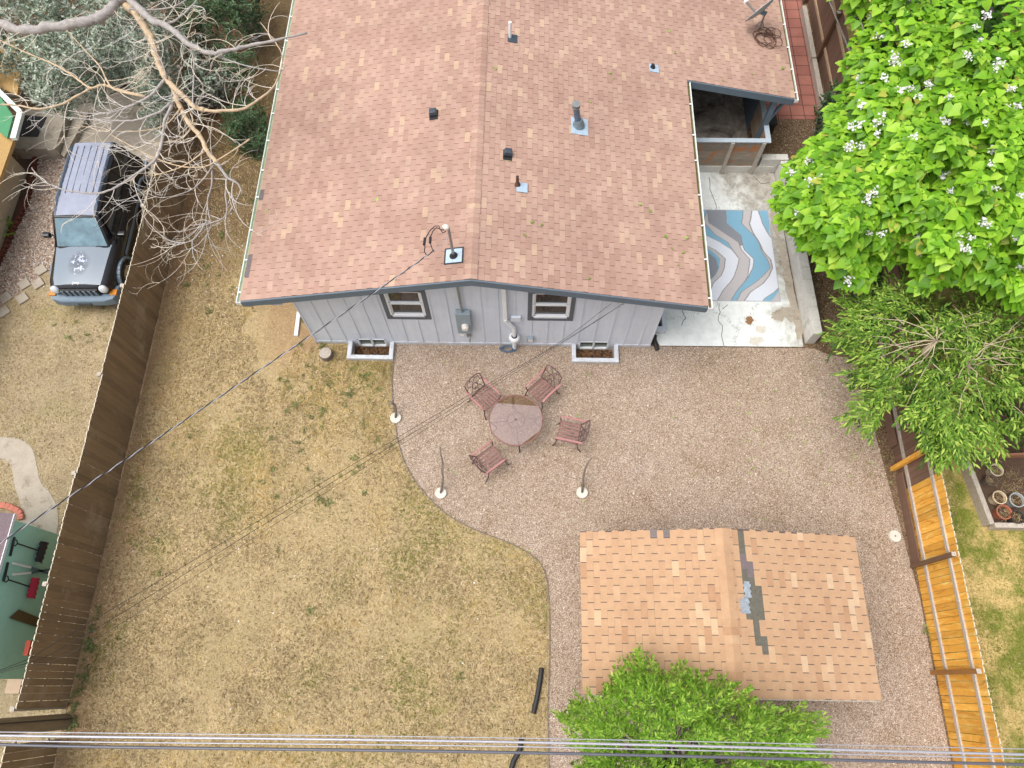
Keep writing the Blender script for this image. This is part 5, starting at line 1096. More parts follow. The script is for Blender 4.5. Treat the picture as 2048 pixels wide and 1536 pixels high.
def drygrass(c, r, n, h, rr):
    m = MB()
    for _ in range(n):
        a = rr.uniform(0, 6.28); q = r*rr.random()**.5; b = Vector(c)+Vector((q*math.cos(a), q*math.sin(a), 0)); d = Vector((rr.uniform(-1,1), rr.uniform(-1,1), rr.uniform(.1,.8)))*h; m.tube([b, b+d*.5, b+d*.8+Vector((0,0,-h*.25))], (.004,.002), 3, cap=False)
    return m
rr = random.Random(5)
pots = [((1993,940), .15, hs(214,198,170), 'cream rimmed round flower pot in the raised bed, farthest from the camera'), ((1983,960), .14, hs(104,92,82), 'grey brown plastic flower pot left of the dried tangle'), ((1999,995), .155, hs(216,196,164), 'cream flower pot nearest the long timber of the raised bed'), ((2034,1000), .17, hs(170,174,172), 'large grey flower pot at the right edge of the photo'), ((2008,1024), .17, hs(176,106,80), 'terracotta flower pot in the front corner of the raised bed'), ((2035,1034), .15, hs(60,58,54), 'black nursery pot beside the terracotta one')]
for (u, v), r, c_, lb in pots:
    p = at(u, v, .38); b = Vector((p.x, p.y, .121)); t_ = thing('flower_pot', lb, 'flower pot', b, 'old flower pots in the raised bed'); m = MB()
    m.lathe([(r*.72,0),(r*.95,.24),(r*1.04,.245),(r*1.04,.28),(r*.93,.28),(r*.86,.17),(.001,.165)], b, 22); build(m, 'pot', surf('pot_'+lb.split()[0], c_, .8, .12, 9), t_, smooth=True, auto=40)
    m = MB(); m.lathe([(.001,.19),(r*.6,.2),(r*.9,.195),(r*.9,.17)], b, 18); build(m, 'potting_soil', M['mulch'], t_)
    build(drygrass(b+Vector((0,0,.2)), r*.8, 60, .15, rr), 'dried_stems', M['straw'], t_)
m = drygrass(at(2022, 965, .14), .3, 160, .22, rr); tag(build(m, 'dried_plants', M['straw']), 'tangle of dry straw coloured stems heaped in the raised bed', 'dried plants')
lh = thing('lavender_house', 'lavender painted wall glimpsed behind the top of the flowering tree', 'house', (16, 24, 0)); m = MB(); m.bb((12.6, 20.6, 0), (22, 28, 3.2)); build(m, 'wall', surf('lavender_paint', hs(178,160,192), .7, .05, 3), lh)
m = MB(); slab(m, [(12.2, 20.1, 3.2), (22.4, 20.1, 3.2), (22.4, 24.3, 4.6), (12.2, 24.3, 4.6)], .1); slab(m, [(12.2, 24.3, 4.6), (22.4, 24.3, 4.6), (22.4, 28.5, 3.2), (12.2, 28.5, 3.2)], .1); build(m, 'roof', surf('lavender_roof', hs(188,172,202), .8, .06, 6), lh)
bn = thing('black_bin', 'black bin standing behind the porch corner beside the red pavers', 'bin', (7.05, 15.3, 0)); m = MB(); m.box((7.05, 15.35, .38), (.4,.4,.76), taper=1.15); build(m, 'bin_body', M['black'], bn, bevel=.03); m = MB(); m.box((7.05, 15.35, .79), (.5,.5,.05)); build(m, 'lid', M['black'], bn, bevel=.015)
# ================================================================ VEGETATION
HEART = [(0,0,0), (.42,-.08,.03), (.52,.30,.06), (.24,.74,.02), (0,1.02,-.12), (-.24,.74,.02), (-.52,.30,.06), (-.42,-.08,.03), (0,.40,-.05), (0,.75,-.07)]
HEARTF = [(0,1,2,8),(8,2,3,9),(9,3,4,4),(0,8,6,7),(8,9,5,6),(9,4,4,5)]
HF3 = [(0,1,2),(0,2,8),(8,2,3),(8,3,9),(9,3,4),(0,6,7),(0,8,6),(8,5,6),(8,9,5),(9,4,5)]
LANCE = [(0,0,0), (.5,.35,.04), (.42,.65,.03), (0,1,-.05), (-.42,.65,.03), (-.5,.35,.04), (0,.5,-.03)]
LF3 = [(0,1,6),(1,2,6),(2,3,6),(0,6,5),(5,6,4),(4,6,3)]
OVAL = [(0,0,0), (.5,.45,.05), (0,1,0), (-.5,.45,.05)]
OF3 = [(0,1,2),(0,2,3)]
def rand_unit(n): v = rng.normal(size=(n, 3)); return norm(v)
def sample_poly(P, n, margin=0):
    xs_ = [p[0] for p in P]; ys_ = [p[1] for p in P]; x = rng.uniform(min(xs_), max(xs_), n*4); y = rng.uniform(min(ys_), max(ys_), n*4); k = inpoly(x, y, P); return x[k][:n], y[k][:n]
def pois(P, n, r):
    x, y = sample_poly(P, n*6); ox, oy = [], []; cell = {}
    for a, b in zip(x, y):
        k = (int(a/r), int(b/r))
        if any((a-c)**2+(b-d)**2 < r*r for i in (-1,0,1) for j in (-1,0,1) for c, d in cell.get((k[0]+i, k[1]+j), ())): continue
        cell.setdefault(k, []).append((a, b)); ox.append(a); oy.append(b)
        if len(ox) >= n: break
    return np.array(ox), np.array(oy)
# ---- flowering tree (large heart leaves)
CP = [(1640,-60),(1700,8),(1722,60),(1705,100),(1688,150),(1700,196),(1668,215),(1652,262),(1612,306),(1585,318),(1577,350),(1562,375),(1556,405),(1575,440),(1600,470),(1622,490),(1648,520),(1672,545),(1700,580),(1735,560),(1760,520),(1800,510),(1830,550),(1858,585),(1885,560),(1915,545),(1950,560),(2000,585),(2040,600),(2150,620),(2400,560),(2400,-150),(1640,-150)]
CPW = CP
px_, py_ = pois(CP, 1200, 16)
dd_ = polydist(px_, py_, CP)/85.
gap = ((px_-1985)/38)**2+((py_-28)/40)**2 < 1; gap |= ((px_-1800)/20)**2+((py_-58)/9)**2 < 1
px_, py_, dd_ = px_[~gap], py_[~gap], dd_[~gap]
lob = fbm(px_/70., py_/70., 3)
zz = 3.3+1.9*(1-np.exp(-dd_/1.0))+1.9*(lob-.5)+rng.uniform(-.12,.12,len(dd_))
cen = np.array([at(u, v, z) for u, v, z in zip(px_, py_, zz)])
cata = thing('flowering_tree', 'large lime green heart leaved tree with white blossom clusters leaning over the right fence', 'tree', (10.8, 11.5, 0))
def rosettes(cen, nl, size, droop, outv, seed, low=False):
    P, D, N_, S_ = [], [], [], []; r_ = np.random.default_rng(seed)
    for c, o in zip(cen, outv):
        ph = r_.uniform(0, 6.28); k = nl+r_.integers(-1, 3)
        for i in range(k):
            ring_ = 0 if i < 4 else 1; a = ph+i*2.4; el = (R(12) if ring_ == 0 else R(-14))-R(droop)*r_.random()
            h = np.array([math.cos(a), math.sin(a), 0.])+o*.55; h[2] = 0; h /= np.linalg.norm(h)
            d = h*math.cos(el)+np.array([0,0,math.sin(el)]); up = np.array([0,0,1.])+.14*r_.normal(size=3)+h*.25
            rad = (.03 if ring_ == 0 else .10)*r_.uniform(.7, 1.3); s = size*(.72 if ring_ == 0 else 1.)*r_.uniform(.75, 1.2)
            P.append(c+h*rad+np.array([0,0,(.04 if ring_ == 0 else -.03)])); D.append(d); N_.append(up); S_.append(s*(1 if r_.random() > .2 else .6))
    return np.array(P), np.array(D), np.array(N_), np.array(S_)
outv = np.stack([(px_-1950)/400., -(py_-300)/300.-.25, 0*px_], -1); outv = outv/np.maximum(1, np.linalg.norm(outv, axis=1, keepdims=True))
P, D, N_, S_ = rosettes(cen, 10, .245, 34, outv, 1)
V, F = instances(HEART, HF3, P, D, N_, S_, S_*.92)
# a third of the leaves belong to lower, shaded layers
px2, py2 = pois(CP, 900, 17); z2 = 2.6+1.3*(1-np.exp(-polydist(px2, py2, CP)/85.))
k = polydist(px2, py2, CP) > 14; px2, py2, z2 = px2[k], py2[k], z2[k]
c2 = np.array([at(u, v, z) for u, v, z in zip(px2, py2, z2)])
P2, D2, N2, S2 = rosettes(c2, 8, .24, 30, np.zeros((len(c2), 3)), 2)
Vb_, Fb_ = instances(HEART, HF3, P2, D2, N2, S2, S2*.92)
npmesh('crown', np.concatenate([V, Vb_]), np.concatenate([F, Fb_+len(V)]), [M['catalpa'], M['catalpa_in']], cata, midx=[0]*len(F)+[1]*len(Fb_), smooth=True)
m = MB(); m.tube([(10.8,11.5,0),(10.7,11.4,1.2),(10.5,11.6,2.2)], (.26,.2), 12); build(m, 'trunk', M['greybranch'], cata, smooth=True)
rr = random.Random(6); m = MB()
for k in range(34):
    e = cen[rr.randrange(len(cen))]; s0 = Vector((10.5, 11.6, 2.0)); e = Vector(e)-Vector((0,0,.35)); md = (s0+e)/2+Vector((rr.uniform(-.4,.4), rr.uniform(-.4,.4), -.3)); m.tube([s0, md, e], (.07,.015), 6)
build(m, 'limbs', M['greybranch'], cata, smooth=True)
FL = [(1741,38),(1755,75),(1788,116),(1767,158),(1722,212),(1716,157),(1765,232),(1786,128),(1805,128),(1800,182),(1720,168),(1752,250),(1694,300),(1700,256),(1716,251),(1752,268),(1697,294),(1720,294),(1617,323),(1571,355),(1583,346),(1619,365),(1637,360),(1596,426),(1826,275),(1735,395),(1733,405),(1857,173),(1837,195),(1856,170),(1899,195),(1930,110),(1935,117),(1950,57),(1973,35),(1960,80),(1995,130),(1990,140),(1887,245),(1932,245),(1968,245),(1985,305),(1980,330),(1976,375),(1883,352),(1900,385),(1966,372),(1990,378),(2038,392),(2035,215),(2012,215),(1966,450),(1870,455),(1915,470),(1940,478),(1970,492),(1737,468),(1762,470),(1835,475),(1694,563),(1850,550),(1855,562),(1835,510),(1916,492),(1930,500),(2040,535),(1820,180),(1747,388),(1810,92),(2015,180),(2025,178),(1880,540),(2030,480)]
FL5 = [(math.cos(2*math.pi*k/5)*.5, math.sin(2*math.pi*k/5)*.5, .18) for k in range(5)]
fmaster = None; rr = random.Random(8)
for i, (u, v) in enumerate(FL):
    j = int(np.argmin((px_-u)**2+(py_-v)**2)); z = zz[j]+.20; p = at(u, v, z)
    if i < 5:
        m = MB()
        for q in range(26):
            c = Vector((rr.gauss(0,.05), rr.gauss(0,.05), rr.uniform(-.03,.11))); s = rr.uniform(.026, .046); MM = Vector((rr.gauss(0,.5), rr.gauss(0,.5), 1)).to_track_quat('Z', 'Y').to_matrix()
            m.add([c+MM@(Vector(a)*s*1.5) for a in FL5]+[c], [(5,0,1),(5,1,2),(5,2,3),(5,3,4),(5,4,0)])
        o = build(m, 'flower_cluster', M['petal'], cata, local=True); o.location = Vector(p)-cata.location; fm = fmaster = (fmaster or [])+[o]
    else: o = fmaster[i % 5].copy(); C.objects.link(o); o.parent = cata; o.location = Vector(p)-cata.location; o.rotation_euler = (0, 0, rr.uniform(0, 6)); o.scale = (rr.uniform(.55, 1.05),)*3
def sprays(tips, dirs, nleaf, L, lsz, lw, seed, up=.4, spread=.8):
    """narrow leaves set alternately along a thin twig"""
    r_ = np.random.default_rng(seed); P, D, N_ = [], [], []
    for c, d in zip(tips, dirs):
        d = d/np.linalg.norm(d); s = np.cross(d, [0,0,1.]); s = s/max(1e-6, np.linalg.norm(s)); k = nleaf+r_.integers(-2, 3); bend = r_.normal(size=3)*.12
        for i in range(k):
            t = i/(k-1); p = c+d*L*(t-.5)+bend*L*t*t; side = (1 if i % 2 else -1)*(1-.75*t)
            P.append(p); D.append(d*(.55+.5*t)+s*side*spread+r_.normal(size=3)*.22+np.array([0,0,-.12])); N_.append(np.array([0,0,1.])+r_.normal(size=3)*.35)
    n = len(P); S_ = lsz*r_.uniform(.7, 1.25, n); return np.array(P), np.array(D), np.array(N_), S_, S_*lw
# ---- loose narrow leaved tree at right
WP = [(1650,660),(1690,640),(1680,600),(1720,590),(1740,560),(1800,545),(1870,540),(1960,560),(2100,560),(2250,700),(2200,900),(2060,880),(2000,860),(2005,905),(1965,912),(1925,925),(1880,930),(1845,895),(1835,850),(1800,830),(1810,790),(1775,815),(1745,870),(1725,860),(1690,835),(1700,810),(1755,790),(1720,770),(1690,740),(1700,700),(1672,690)]
wt = thing('narrow_leaved_tree', 'airy green tree with narrow leaves and bare pale inner branches over the right fence', 'tree', (9.9, 7.0, 0))
hub = Vector(at(1873, 682, 3.6)); hub2 = Vector(at(1935, 730, 3.3))
wx, wy = pois(WP, 1500, 8.6); dW = polydist(wx, wy, WP)/85.; cl_ = fbm(wx/55., wy/55., 9); keep = (cl_ > .38) | (rng.random(len(wx)) < .35); keep &= ~((((wx-1820)/70)**2+((wy-690)/45)**2 < 1) & (rng.random(len(wx)) < .35))
wx, wy, dW, cl_ = wx[keep], wy[keep], dW[keep], cl_[keep]
wz = 2.3+1.1*(1-np.exp(-dW/.8))+1.6*(cl_-.5)
wc = np.array([at(u, v, z) for u, v, z in zip(wx, wy, wz)])
wd = np.stack([(wx-1880)/200., -(wy-690)/200., -.15+0*wx], -1)+rng.normal(size=(len(wx), 3))*.35
P, D, N_, S_, W_ = sprays(wc, wd, 12, .44, .14, .27, 4); V, F = instances(LANCE, LF3, P, D, N_, S_, W_)
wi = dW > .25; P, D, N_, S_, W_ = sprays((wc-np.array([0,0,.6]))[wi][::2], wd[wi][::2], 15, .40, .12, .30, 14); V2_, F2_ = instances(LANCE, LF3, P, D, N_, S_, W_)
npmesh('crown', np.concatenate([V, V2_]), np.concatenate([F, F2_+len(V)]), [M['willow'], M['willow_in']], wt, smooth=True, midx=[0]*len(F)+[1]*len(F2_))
m = MB(); rr = random.Random(11)
m.tube([(9.9,7.0,0),(9.85,7.05,1.5), hub-Vector((0,0,.5)), hub], (.11,.04), 8); m.tube([(9.9,7.0,1.2), (10.2,6.6,2.3), hub2], (.08,.035), 8); build(m, 'trunk', M['palebranch'], wt, smooth=True)
m = MB()
for u, v, z in ((1744,702,3.2),(1754,716,3.3),(1778,727,3.2),(1782,762,3.1),(1855,738,3.4),(1845,720,3.5),(1715,630,3.0),(1760,645,3.2),(1847,650,3.6),(1870,655,3.6),(1900,716,3.4)):
    e = Vector(at(u, v, z)); md = (hub+e)/2+Vector((rr.uniform(-.1,.1), rr.uniform(-.1,.1), .14)); m.tube([hub, (hub+md)/2+Vector((rr.uniform(-.05,.05), rr.uniform(-.05,.05), .08)), md, (md+e)/2+Vector((rr.uniform(-.06,.06), rr.uniform(-.06,.06), .02)), e], (.013,.004), 5)
for u, v, z in ((1912,845,2.9),(1900,800,3.0),(1960,745,3.2),(1950,715,3.3),(2000,670,3.2),(2048,645,3.2),(1920,640,3.3),(1905,610,3.3),(1975,830,2.9)):
    e = Vector(at(u, v, z)); md = (hub2+e)/2+Vector((rr.uniform(-.12,.12), rr.uniform(-.1,.1), .12)); m.tube([hub2, (hub2+md)/2+Vector((rr.uniform(-.08,.08), rr.uniform(-.05,.05), .08)), md, (md+e)/2+Vector((rr.uniform(-.1,.1), rr.uniform(-.08,.08), .02)), e], (.013,.004), 5)
for _ in range(34):
    j = rr.randrange(len(wc)); e = Vector(wc[j]); hb = hub if rr.random() < .5 else hub2; m.tube([hb+(e-hb)*.35+Vector((rr.uniform(-.2,.2), rr.uniform(-.2,.2), -.1)), hb+(e-hb)*.7+Vector((0,0,.02)), e], (.011,.004), 4)
build(m, 'branches', M['palebranch'], wt, smooth=True)
# ---- tree at the bottom
BP = [(1270,1308),(1262,1330),(1230,1345),(1215,1375),(1190,1400),(1150,1405),(1138,1425),(1110,1430),(1140,1450),(1130,1480),(1165,1500),(1160,1560),(1200,1700),(1640,1700),(1650,1560),(1632,1500),(1640,1450),(1620,1430),(1590,1418),(1565,1450),(1545,1420),(1500,1405),(1495,1380),(1460,1372),(1420,1355),(1400,1348),(1360,1340),(1330,1345),(1300,1330),(1285,1310)]
bt_ = thing('bright_green_tree', 'bright green fine leaved tree in front of the shed roof at the bottom edge', 'tree', (3.1, -1.6, 0))
bx_, by_ = pois(BP, 1500, 8.5); dB = polydist(bx_, by_, BP)/100.; cl_ = fbm(bx_/42., by_/42., 21); keep = (cl_ > .36) | (rng.random(len(bx_)) < .35)
bx_, by_, dB, cl_ = bx_[keep], by_[keep], dB[keep], cl_[keep]
bz = 2.95+1.25*(1-np.exp(-dB/.7))+1.7*(cl_-.5); bc = np.array([at(u, v, z) for u, v, z in zip(bx_, by_, bz)])
bd = np.stack([(bx_-1380)/260., -(by_-1560)/260., 1.0+0*bx_], -1)+rng.normal(size=(len(bx_), 3))*.3
P, D, N_, S_, W_ = sprays(bc, bd, 18, .40, .092, .30, 5, spread=.9); V, F = instances(LANCE, LF3, P, D, N_, S_, W_)
b2 = bc-np.array([0,0,.55]); P, D, N_, S_, W_ = sprays(b2[::2], bd[::2], 16, .36, .08, .32, 6); Va_, Fa_ = instances(LANCE, LF3, P, D, N_, S_, W_)
npmesh('crown', np.concatenate([V, Va_]), np.concatenate([F, Fa_+len(V)]), [M['ash'], M['willow']], bt_, midx=[0]*len(F)+[1]*len(Fa_), smooth=True)
m = MB(); m.tube([(3.1,-1.6,0),(3.1,-1.55,1.4)], (.14,.1), 10); build(m, 'trunk', M['greybranch'], bt_, smooth=True); m = MB()
for _ in range(120):
    e = Vector(bc[rr.randrange(len(bc))])-Vector((0,0,.1)); s0 = Vector((3.1,-1.55,1.35)); m.tube([s0, (s0+e)/2+Vector((rr.uniform(-.15,.15), rr.uniform(-.15,.15), -.1)), e], (.03,.005), 5)
build(m, 'branches', M['greybranch'], bt_, smooth=True)
# ---- silver leaved shrubs at top left
def shrub(name, label, poly, z0, dz, n, r, lsz, mat, base, seed, thr=.36, off=.5, lw=.42):
    t_ = thing(name, label, 'shrub', base); x, y = pois(poly, n, r); d = polydist(x, y, poly)/75.; c = fbm(x/38., y/38., seed); k = (c > thr) | (rng.random(len(x)) < .3); x, y, d, c = x[k], y[k], d[k], c[k]
    z = z0+dz*(1-np.exp(-d/.7))+1.2*(c-.5); cc = np.array([at(u, v, q) for u, v, q in zip(x, y, z)]); dr = rng.normal(size=(len(x), 3)); dr[:, 2] = np.abs(dr[:, 2])*.8+.3
    P, D, N_, S_, W_ = sprays(cc, dr, 20, .30, lsz, lw, seed); V, F = instances(OVAL, OF3, P, D, N_, S_, W_)
    cd_ = cc-np.array([0,0,.45]); P, D, N_, S_, W_ = sprays(cd_, dr, 14, .34, lsz, lw, seed+1); V2_, F2_ = instances(OVAL, OF3, P, D, N_, S_, W_)
    npmesh('foliage', np.concatenate([V, V2_]), np.concatenate([F, F2_+len(V)]), mat, t_)
    m = MB(); b = Vector(base)
    for _ in range(26): e = Vector(cc[rr.randrange(len(cc))]); m.tube([b, (b+e)/2+Vector((rr.uniform(-.2,.2), rr.uniform(-.2,.2), -.2)), e-Vector((0,0,.15))], (.028,.005), 5)
    build(m, 'stems', M['greybranch'], t_, smooth=True)
shrub('silver_leaved_tree', 'dense silver green leaved tree filling the top left corner under the dead limbs', [(-200,-150),(330,-150),(335,40),(330,130),(320,190),(300,210),(262,170),(235,145),(205,155),(190,185),(130,212),(80,205),(50,185),(40,140),(0,120),(-200,130)], 1.8, 1.4, 3200, 7.6, .10, M['silver'], (-12.6, 17.2, 0), 31)
shrub('silver_shrub', 'silver green shrub between the driveway and the fence, below the broken limb', [(330,40),(420,60),(455,110),(450,160),(425,185),(400,175),(370,215),(330,235),(300,245),(275,230),(290,190),(318,170)], 1.0, 1.1, 1200, 7.5, .09, M['silver'], (-9.2, 16.6, 0), 35, .4)
shrub('dark_green_shrub', 'darker green shrub beside the far end of the roof gutter', [(335,-150),(520,-150),(520,20),(512,90),(500,140),(470,160),(445,130),(430,90),(380,70),(335,50)], 1.2, 1.0, 1400, 7.8, .10, M['darkgreen'], (-8.6, 19.0, 0), 39, .4)
shrub('small_round_shrub', 'small dark green shrub on the dirt between the dead branches and the gutter', [(450,215),(480,196),(515,205),(540,230),(540,262),(525,290),(500,298),(470,280),(446,255)], .6, .7, 520, 6, .085, M['darkgreen'], (-7.9, 14.6, 0), 43, .3)
shrub('fence_corner_vine', 'dark green vine at the foot of the brown fence beside the red pavers', [(1640,205),(1665,170),(1690,160),(1700,215),(1680,260),(1650,270),(1638,240)], .7, .5, 200, 7.5, .08, M['darkgreen'], (9.0, 15.3, 0), 47, .2, lw=.8)
shrub('shady_shrub', 'dark shrub in the gap under the flowering tree by the right fence', [(1720,520),(1790,520),(1800,560),(1775,590),(1740,585),(1722,560)], .8, .4, 200, 8, .09, M['darkgreen'], (9.0, 9.6, 0), 48, .2, lw=.8)
shrub('lime_garden_plant', 'bright lime green plant in the dark garden bed at the left edge', [(-20,432),(15,432),(25,450),(20,470),(-20,478)], .15, .2, 90, 6, .07, M['ash'], (-14.9, 11.6, 0), 50, .1, lw=.6)
# ---- dead tree
dt = thing('dead_tree', 'leafless dead tree with grey limbs and tan peeling twigs sprawling over the car and fence', 'tree', at(265, -120))
hubz = 5.0
def cat(pts):
    P3 = [Vector(p) for p in pts]; Q = [P3[0]*2-P3[1]]+P3+[P3[-1]*2-P3[-2]]; out = []
    for i in range(1, len(Q)-2):
        for k in range(5): t = k/5; a, b, c, d = Q[i-1:i+3]; out.append(.5*((2*b)+(c-a)*t+(2*a-5*b+4*c-d)*t*t+(3*b-a-3*c+d)*t**3))
    return out+[P3[-1]]
LIMBS = [  # photo trace, start z, end z, start radius, end radius, material
 ([(262,-40),(250,-10),(233,0),(224,18),(194,36),(151,48),(100,54),(45,60),(0,46),(-60,20)], 5.0, 4.6, .12, .11, 'bark'),
 ([(225,-40),(245,0),(260,18),(272,27),(290,54),(303,76),(309,100),(321,136),(333,157)], 4.8, 4.7, .10, .065, 'tanbark'),
 ([(333,157),(348,176),(369,194),(387,212),(409,221)], 4.7, 4.7, .07, .05, 'tanbark'),
 ([(345,170),(354,200),(363,218),(375,242),(400,272),(415,303),(436,327)], 4.6, 4.4, .06, .045, 'tanbark'),
 ([(245,-40),(263,0),(297,36),(327,48),(357,70),(378,88),(418,106),(454,103),(496,91),(545,82),(614,64)], 5.1, 5.3, .10, .022, 'bark'),
 ([(409,221),(436,222),(484,218),(515,200),(545,176),(563,136),(560,100),(521,45)], 4.7, 4.9, .04, .009, 'tanbark'),
 ([(333,154),(321,170),(297,194),(260,212),(224,225),(182,227),(136,221)], 4.7, 4.4, .045, .010, 'bark'),
 ([(342,206),(318,224),(278,239),(242,242),(182,239),(121,233),(70,224)], 4.6, 4.3, .035, .008, 'bark'),
 ([(291,194),(236,179),(206,170),(182,176),(157,160),(127,139),(91,121),(54,106),(0,80),(-30,66)], 4.6, 4.4, .035, .012, 'tanbark'),
 ([(182,176),(151,194),(121,209),(79,218),(42,212),(0,209),(-40,215)], 4.5, 4.4, .03, .018, 'tanbark'),
 ([(133,60),(170,100),(200,133),(212,157),(230,179),(291,194)], 4.8, 4.6, .010, .03, 'tanbark'),
 ([(345,210),(330,240),(327,257),(321,297),(306,324),(272,348),(236,372),(200,386),(151,384),(115,375),(85,360),(64,336)], 4.6, 3.9, .04, .012, 'bark'),
 ([(221,269),(266,294),(315,318),(363,333),(409,333),(439,318),(472,297),(500,278)], 4.3, 4.5, .012, .018, 'tanbark'),
 ([(436,327),(454,354),(475,366),(484,387)], 4.4, 4.2, .04, .012, 'bark'),
 ([(454,354),(451,390),(454,421),(442,439),(406,448),(378,451)], 4.3, 3.8, .022, .008, 'bark'),
 ([(421,318),(424,363),(415,403),(418,430),(421,455),(395,490),(360,503)], 4.4, 3.6, .022, .008, 'bark'),
 ([(415,440),(385,480),(345,483),(310,460),(283,427)], 4.1, 3.7, .018, .008, 'bark'),
 ([(378,88),(386,110),(388,150),(385,200),(392,215)], 5.0, 4.8, .025, .012, 'bark'),
 ([(430,108),(470,125),(510,135),(560,142),(571,130)], 5.1, 5.0, .022, .006, 'bark'),
 ([(327,48),(352,40),(390,5),(400,-20)], 5.0, 5.4, .03, .012, 'bark'),
 ([(380,222),(385,245),(365,275),(330,285),(290,280)], 4.6, 4.3, .018, .006, 'tanbark'),
 ([(363,215),(330,250),(280,262),(220,262),(150,250)], 4.6, 4.2, .016, .005, 'tanbark'),
 ([(333,157),(322,120),(300,90),(285,60)], 4.8, 5.1, .02, .006, 'bark'),
 ([(409,303),(370,330),(330,345),(300,352)], 4.5, 4.2, .018, .006, 'tanbark'),
 ([(429,327),(400,365),(370,385),(320,395),(280,378)], 4.4, 4.0, .016, .005, 'bark'),
 ([(260,18),(300,20),(350,12),(385,-10)], 5.0, 5.3, .025, .01, 'bark')]
ends = []; rr = random.Random(21)
for pts, za, zb, ra, rb_, mt in LIMBS:
    n = len(pts); P3 = [at(u, v, za+(zb-za)*i/(n-1)) for i, (u, v) in enumerate(pts)]; cc = cat(P3); m = MB()
    rad = [(ra+(rb_-ra)*i/(len(cc)-1))*(1+.12*math.sin(i*1.7)+rr.uniform(-.06,.06)) for i in range(len(cc))]
    cc = [p+Vector((rr.uniform(-1,1), rr.uniform(-1,1), rr.uniform(-1,1)))*ra*.18 for p in cc]
    m.tube(cc, rad, 9 if ra > .05 else 6); build(m, 'limb', M[mt], dt, smooth=True); ends.append((cc, rad))
b0 = at(265, -120); m = MB(); s1 = at(245, -40, 4.9); m.tube([b0, b0+Vector((.1,.1,1.5)), (b0+s1)/2+Vector((0,0,.9)), s1], (.26,.15), 12); build(m, 'trunk', M['bark'], dt, smooth=True)
m = MB(); nb = 0
def arc(p, d, L, r, depth):
    global nb
    k = 9; pts = [p]; d = d.normalized(); ax = Vector((rr.uniform(-1,1), rr.uniform(-1,1), rr.uniform(-.3,.3))).normalized(); turn = rr.choice((-1,1))*rr.uniform(.07,.22)
    zax = Vector((rr.uniform(-.3,.3), rr.uniform(-.3,.3), 1)).normalized()
    for i in range(k):
        d = (Matrix.Rotation(turn, 3, zax)@d); d = (d+Vector((rr.uniform(-.08,.08), rr.uniform(-.08,.08), rr.uniform(-.06,.05)))).normalized(); p = p+d*L/k; pts.append(p)
    m.tube(pts, (r, r*.35), 4 if r < .012 else 5, cap=False); nb += 1
    if depth > 0:
        for _ in range(rr.choice((1, 2, 2, 3))):
            i = rr.randrange(2, k); e = (pts[i+1]-pts[i]).normalized(); s = Matrix.Rotation(rr.choice((-1,1))*rr.uniform(.4,1.0), 3, 'Z')@e; arc(pts[i], s, L*rr.uniform(.35,.65), r*.6, depth-1)
for cc, rad in ends:
    n = len(cc); cnt = int(2+n*.22)
    for _ in range(cnt):
        i = rr.randrange(n//5, n-1); e = (cc[min(i+1, n-1)]-cc[i-1]).normalized(); s = Matrix.Rotation(rr.choice((-1,1))*rr.uniform(.4,1.2), 3, 'Z')@e; s.z += rr.uniform(-.3,.2)
        if cc[i].x > -7.4 and s.x > 0: s.x *= -1
        arc(cc[i], s, rr.uniform(.6,1.6)*(.7 if rad[i] > .06 else 1), max(.0065, min(.011, rad[i]*.5)), 2 if rr.random() < .6 else 1)
build(m, 'twigs', M['twig'], dt, smooth=True)
m = MB(); m.tube(cat([at(225, 100, .5), at(262, 118, .45), at(245, 135, .4), at(200, 160, .4), at(150, 185, .4), at(90, 200, .5), at(30, 192, .6), at(-40, 190, .7)]), (.09,.05), 8); tag(build(m, 'fallen_limb', M['greybranch'], smooth=True), 'fallen grey limb lying across the ground beside the porch', 'log')
# ================================================================ GROUND COVER
def blades(name, poly, dens, mats, pick, h=(.04,.09), zt=.006, flat=.5, seed=1, avoid=None):
    xs_ = [p[0] for p in poly]; ys_ = [p[1] for p in poly]; A = (max(xs_)-min(xs_))*(max(ys_)-min(ys_)); n = int(A*dens); r_ = np.random.default_rng(seed)
    x = r_.uniform(min(xs_), max(xs_), n); y = r_.uniform(min(ys_), max(ys_), n); k = inpoly(x, y, poly)
    dn_ = fbm(x*.9, y*.9, seed+5); k &= r_.random(n) < np.clip((dn_-.18)*2.2, .15, 1)
    if avoid: k &= ~avoid(x, y)
    x, y = x[k], y[k]; n = len(x); a = vnoise(x*7, y*7, seed+8)*12+r_.normal(0, .7, n); d = np.stack([np.cos(a), np.sin(a), r_.uniform(.15, .9, n)*(1-flat)+.1], -1); hh = r_.uniform(h[0], h[1], n)
    T = [(-.5,0,0), (.5,0,0), (.35,.6,.10), (-.35,.6,.10), (0,1,-.02)]; pos = np.stack([x, y, np.full(n, zt)], -1)
    V, F = instances(T, [(0,1,2),(0,2,3),(3,2,4)], pos, d, np.tile([0,0,1.], (n, 1)), hh, np.full(n, .011)*r_.uniform(.7, 1.3, n))
    mi = np.repeat(pick(x, y, r_), 3); return tag(npmesh(name, V, F, mats, midx=mi), kind='stuff')
inview_l = [(-9.8,-2.6),(.72,-2.6)]+[p for p in WOB[::-1] if p[1] > -2.5]+[(-3.45, WELLY), (-4.6, WELLY-.02), (-4.62, WY-.05), (-5.5, WY-.05), (-5.6, 17.5), (-9.8, 17.5)]
gp = lambda seed, base: (lambda x, y, r_: np.where(r_.random(len(x)) < np.clip((fbm(x*.55, y*.55, seed)-.52)*3+base, .02, .6), 1, np.where(r_.random(len(x)) < np.clip((fbm(x*.4+9, y*.4, seed+3)-.5)*3+.15, .03, .6), 2, 0)))
